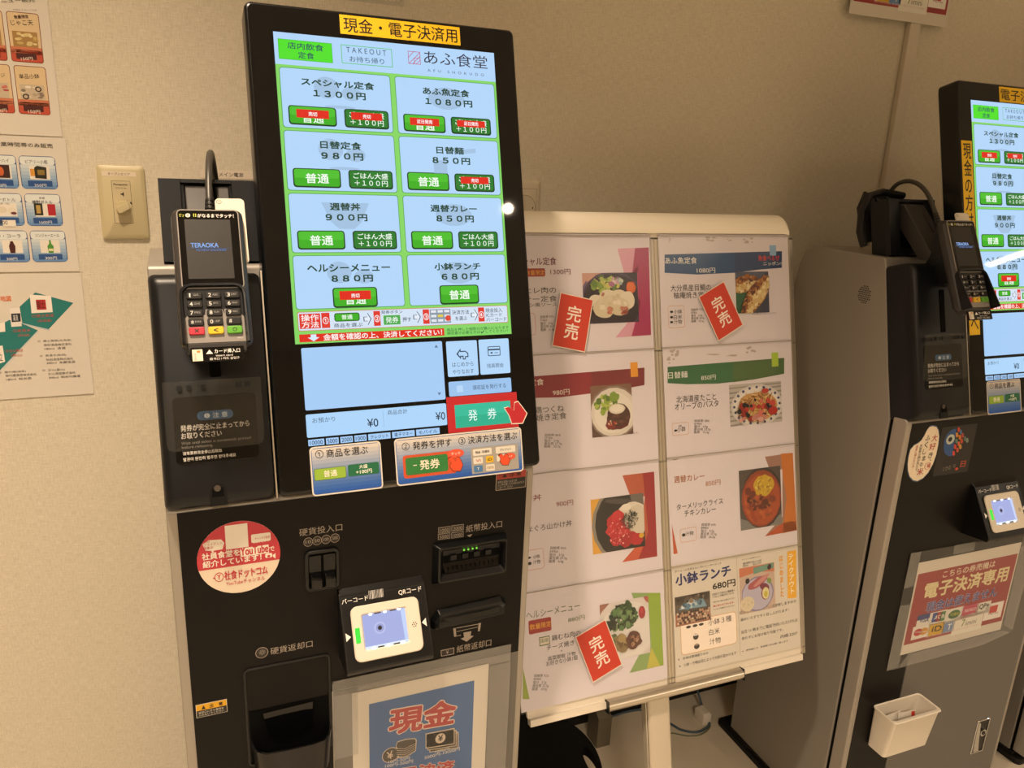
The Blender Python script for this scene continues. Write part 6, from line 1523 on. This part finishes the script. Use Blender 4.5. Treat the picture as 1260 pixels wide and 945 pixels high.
s = MB(FLAT); s.box(0, 88, 0, 14.2, .3, .8, '#e4d8c8', 1); s.t('メイン電源', 30, 3.6, 40, 7, '#3a3430', 1, 0, .05, .8)
tag(s.build('wall_label', solid=False), 'small white label strip on the wall just left of the display', 'label'); put(bpy.data.objects['wall_label'], WALL, -154, 1339.8, 0)
s = MB(FLAT); s.box(0, 130, 0, 86, .4, .9, 'clear_tape', 2); s.t('キャッシュレス', 76, 6, 46, 8, '#e8dcc8', 1, 0, 0, .9)
tag(s.build('clear_notice', solid=False), 'faint clear plastic notice on the wall above the left machine display', 'notice'); put(bpy.data.objects['clear_notice'], WALL, 73, 1646, 0)
s = MB(FLAT); s.box(0, 33, 0, 1850, 0, 15, 'conduit_white', 0)
tag(s.build('cable_conduit', bevel=2.5), 'white cable conduit running up the wall behind the right machine', 'conduit'); put(bpy.data.objects['cable_conduit'], WALL, 1407.5, 899, 0)

# ------------------------------------------------------------------ on the floor behind the stand
root = empty('step_stool', 'black round-topped stool with an oval grip hole behind the left machine', 'stool', (.438, -.24, 0))
s = MB()
# seat with a real opening: a fan from the opening's rim out to the seat edge
def ray_out(p):
    d = Vector((p[0] - 105, p[1] + 54)).normalized()
    lo_, hi_ = 0, 400
    for _ in range(40):
        md = (lo_ + hi_) / 2
        x, y = 105 + d.x * md, -54 + d.y * md
        if (x / 135) ** 2 + (y / 160) ** 2 < 1: lo_ = md
        else: hi_ = md
    return (105 + d.x * lo_, -54 + d.y * lo_)
hole = [(105 + 13 * cos(t) * cos(.12) - 48 * sin(t) * sin(.12) * -1, -54 + 13 * cos(t) * sin(.12) * -1 + 48 * sin(t) * cos(.12)) for t in [2 * math.pi * i / 96 for i in range(96)]]
out = [ray_out((105 + cos(2 * math.pi * i / 96), -54 + sin(2 * math.pi * i / 96))) for i in range(96)]
s.loft([[(*p, 138) for p in hole], [(*p, 138) for p in out], [(*p, 154) for p in out], [(p[0] * .985, p[1] * .985, 160) for p in out], [(*p, 160) for p in hole], [(*p, 138) for p in hole]], 'stool_black', False, False)
s.build('seat', root, smooth=True)
for sx in (-1, 1):
    for sy in (-1, 1):
        MB().loft([[(sx * 80 + a, sy * 90 + b, 139) for a, b in rrect(-14, -14, 14, 14, 3)], [(sx * 92 + a, sy * 112 + b, 0) for a, b in rrect(-16, -16, 16, 16, 3)]], 'stool_black').build('leg', root)

s = MB(); s.loft([[(*p, 0) for p in rrect(672, -100, 711, -48, 2)], [(*p, 84) for p in rrect(672, -100, 711, -48, 2)], [(*p, 94) for p in rrect(672, -86, 704, -48, 2)]], 'block_grey')
tag(s.build('floor_block', bevel=1.5), 'small grey metal block standing on the floor by the baseboard', 'block')
def cable(name, label, pts, r, key):
    P = []
    for i in range(len(pts) - 1):
        p0, p1, p2, p3 = [Vector(pts[max(0, min(len(pts) - 1, i + d))]) for d in (-1, 0, 1, 2)]
        for q in range(6):
            t = q / 6
            P.append(.5 * (2 * p1 + (p2 - p0) * t + (2 * p0 - 5 * p1 + 4 * p2 - p3) * t ** 2 + (3 * p1 - p0 - 3 * p2 + p3) * t ** 3))
    P.append(Vector(pts[-1]))
    tag(MB().tube([tuple(p) for p in P], r, key, 10).build(name, smooth=True), label, 'cable')
cable('power_cable', 'dark blue-grey cable curving across the floor behind the stand pole', [(716, -22, 3), (754, -14, 3), (829, -12, 3), (868, -30, 3), (898, -95, 3), (909, -118, 3), (935, -137, 3), (965, -138, 3), (995, -120, 4), (1005, -70, 20), (1010, -22, 70), (1012, -14, 105)], 3, 'blue_cable')
cable('thin_cable', 'thin olive cable on the floor beside the blue-grey one', [(850, -110, 1.6), (883, -121, 1.6), (914, -142, 1.6), (948, -149, 1.6), (985, -136, 1.6), (1003, -112, 1.6)], 1.6, 'green_cable')
root = empty('plug_adapter', 'pale plug lying on the floor at the rear corner of the right machine', 'plug', (.99, -.1, 0))
MB().loft([[(*p, 0) for p in rrect(-16, -22, 10, 18, 3)], [(*p, 26) for p in rrect(-16, -22, 10, 18, 3)], [(*p, 31) for p in rrect(-12, -18, 6, 14, 3)]], 'white_plastic').build('housing', root, smooth=True)
MB().box(-10, 4, 18, 24, 8, 20, 'ivory_plastic', 2).build('socket_collar', root)
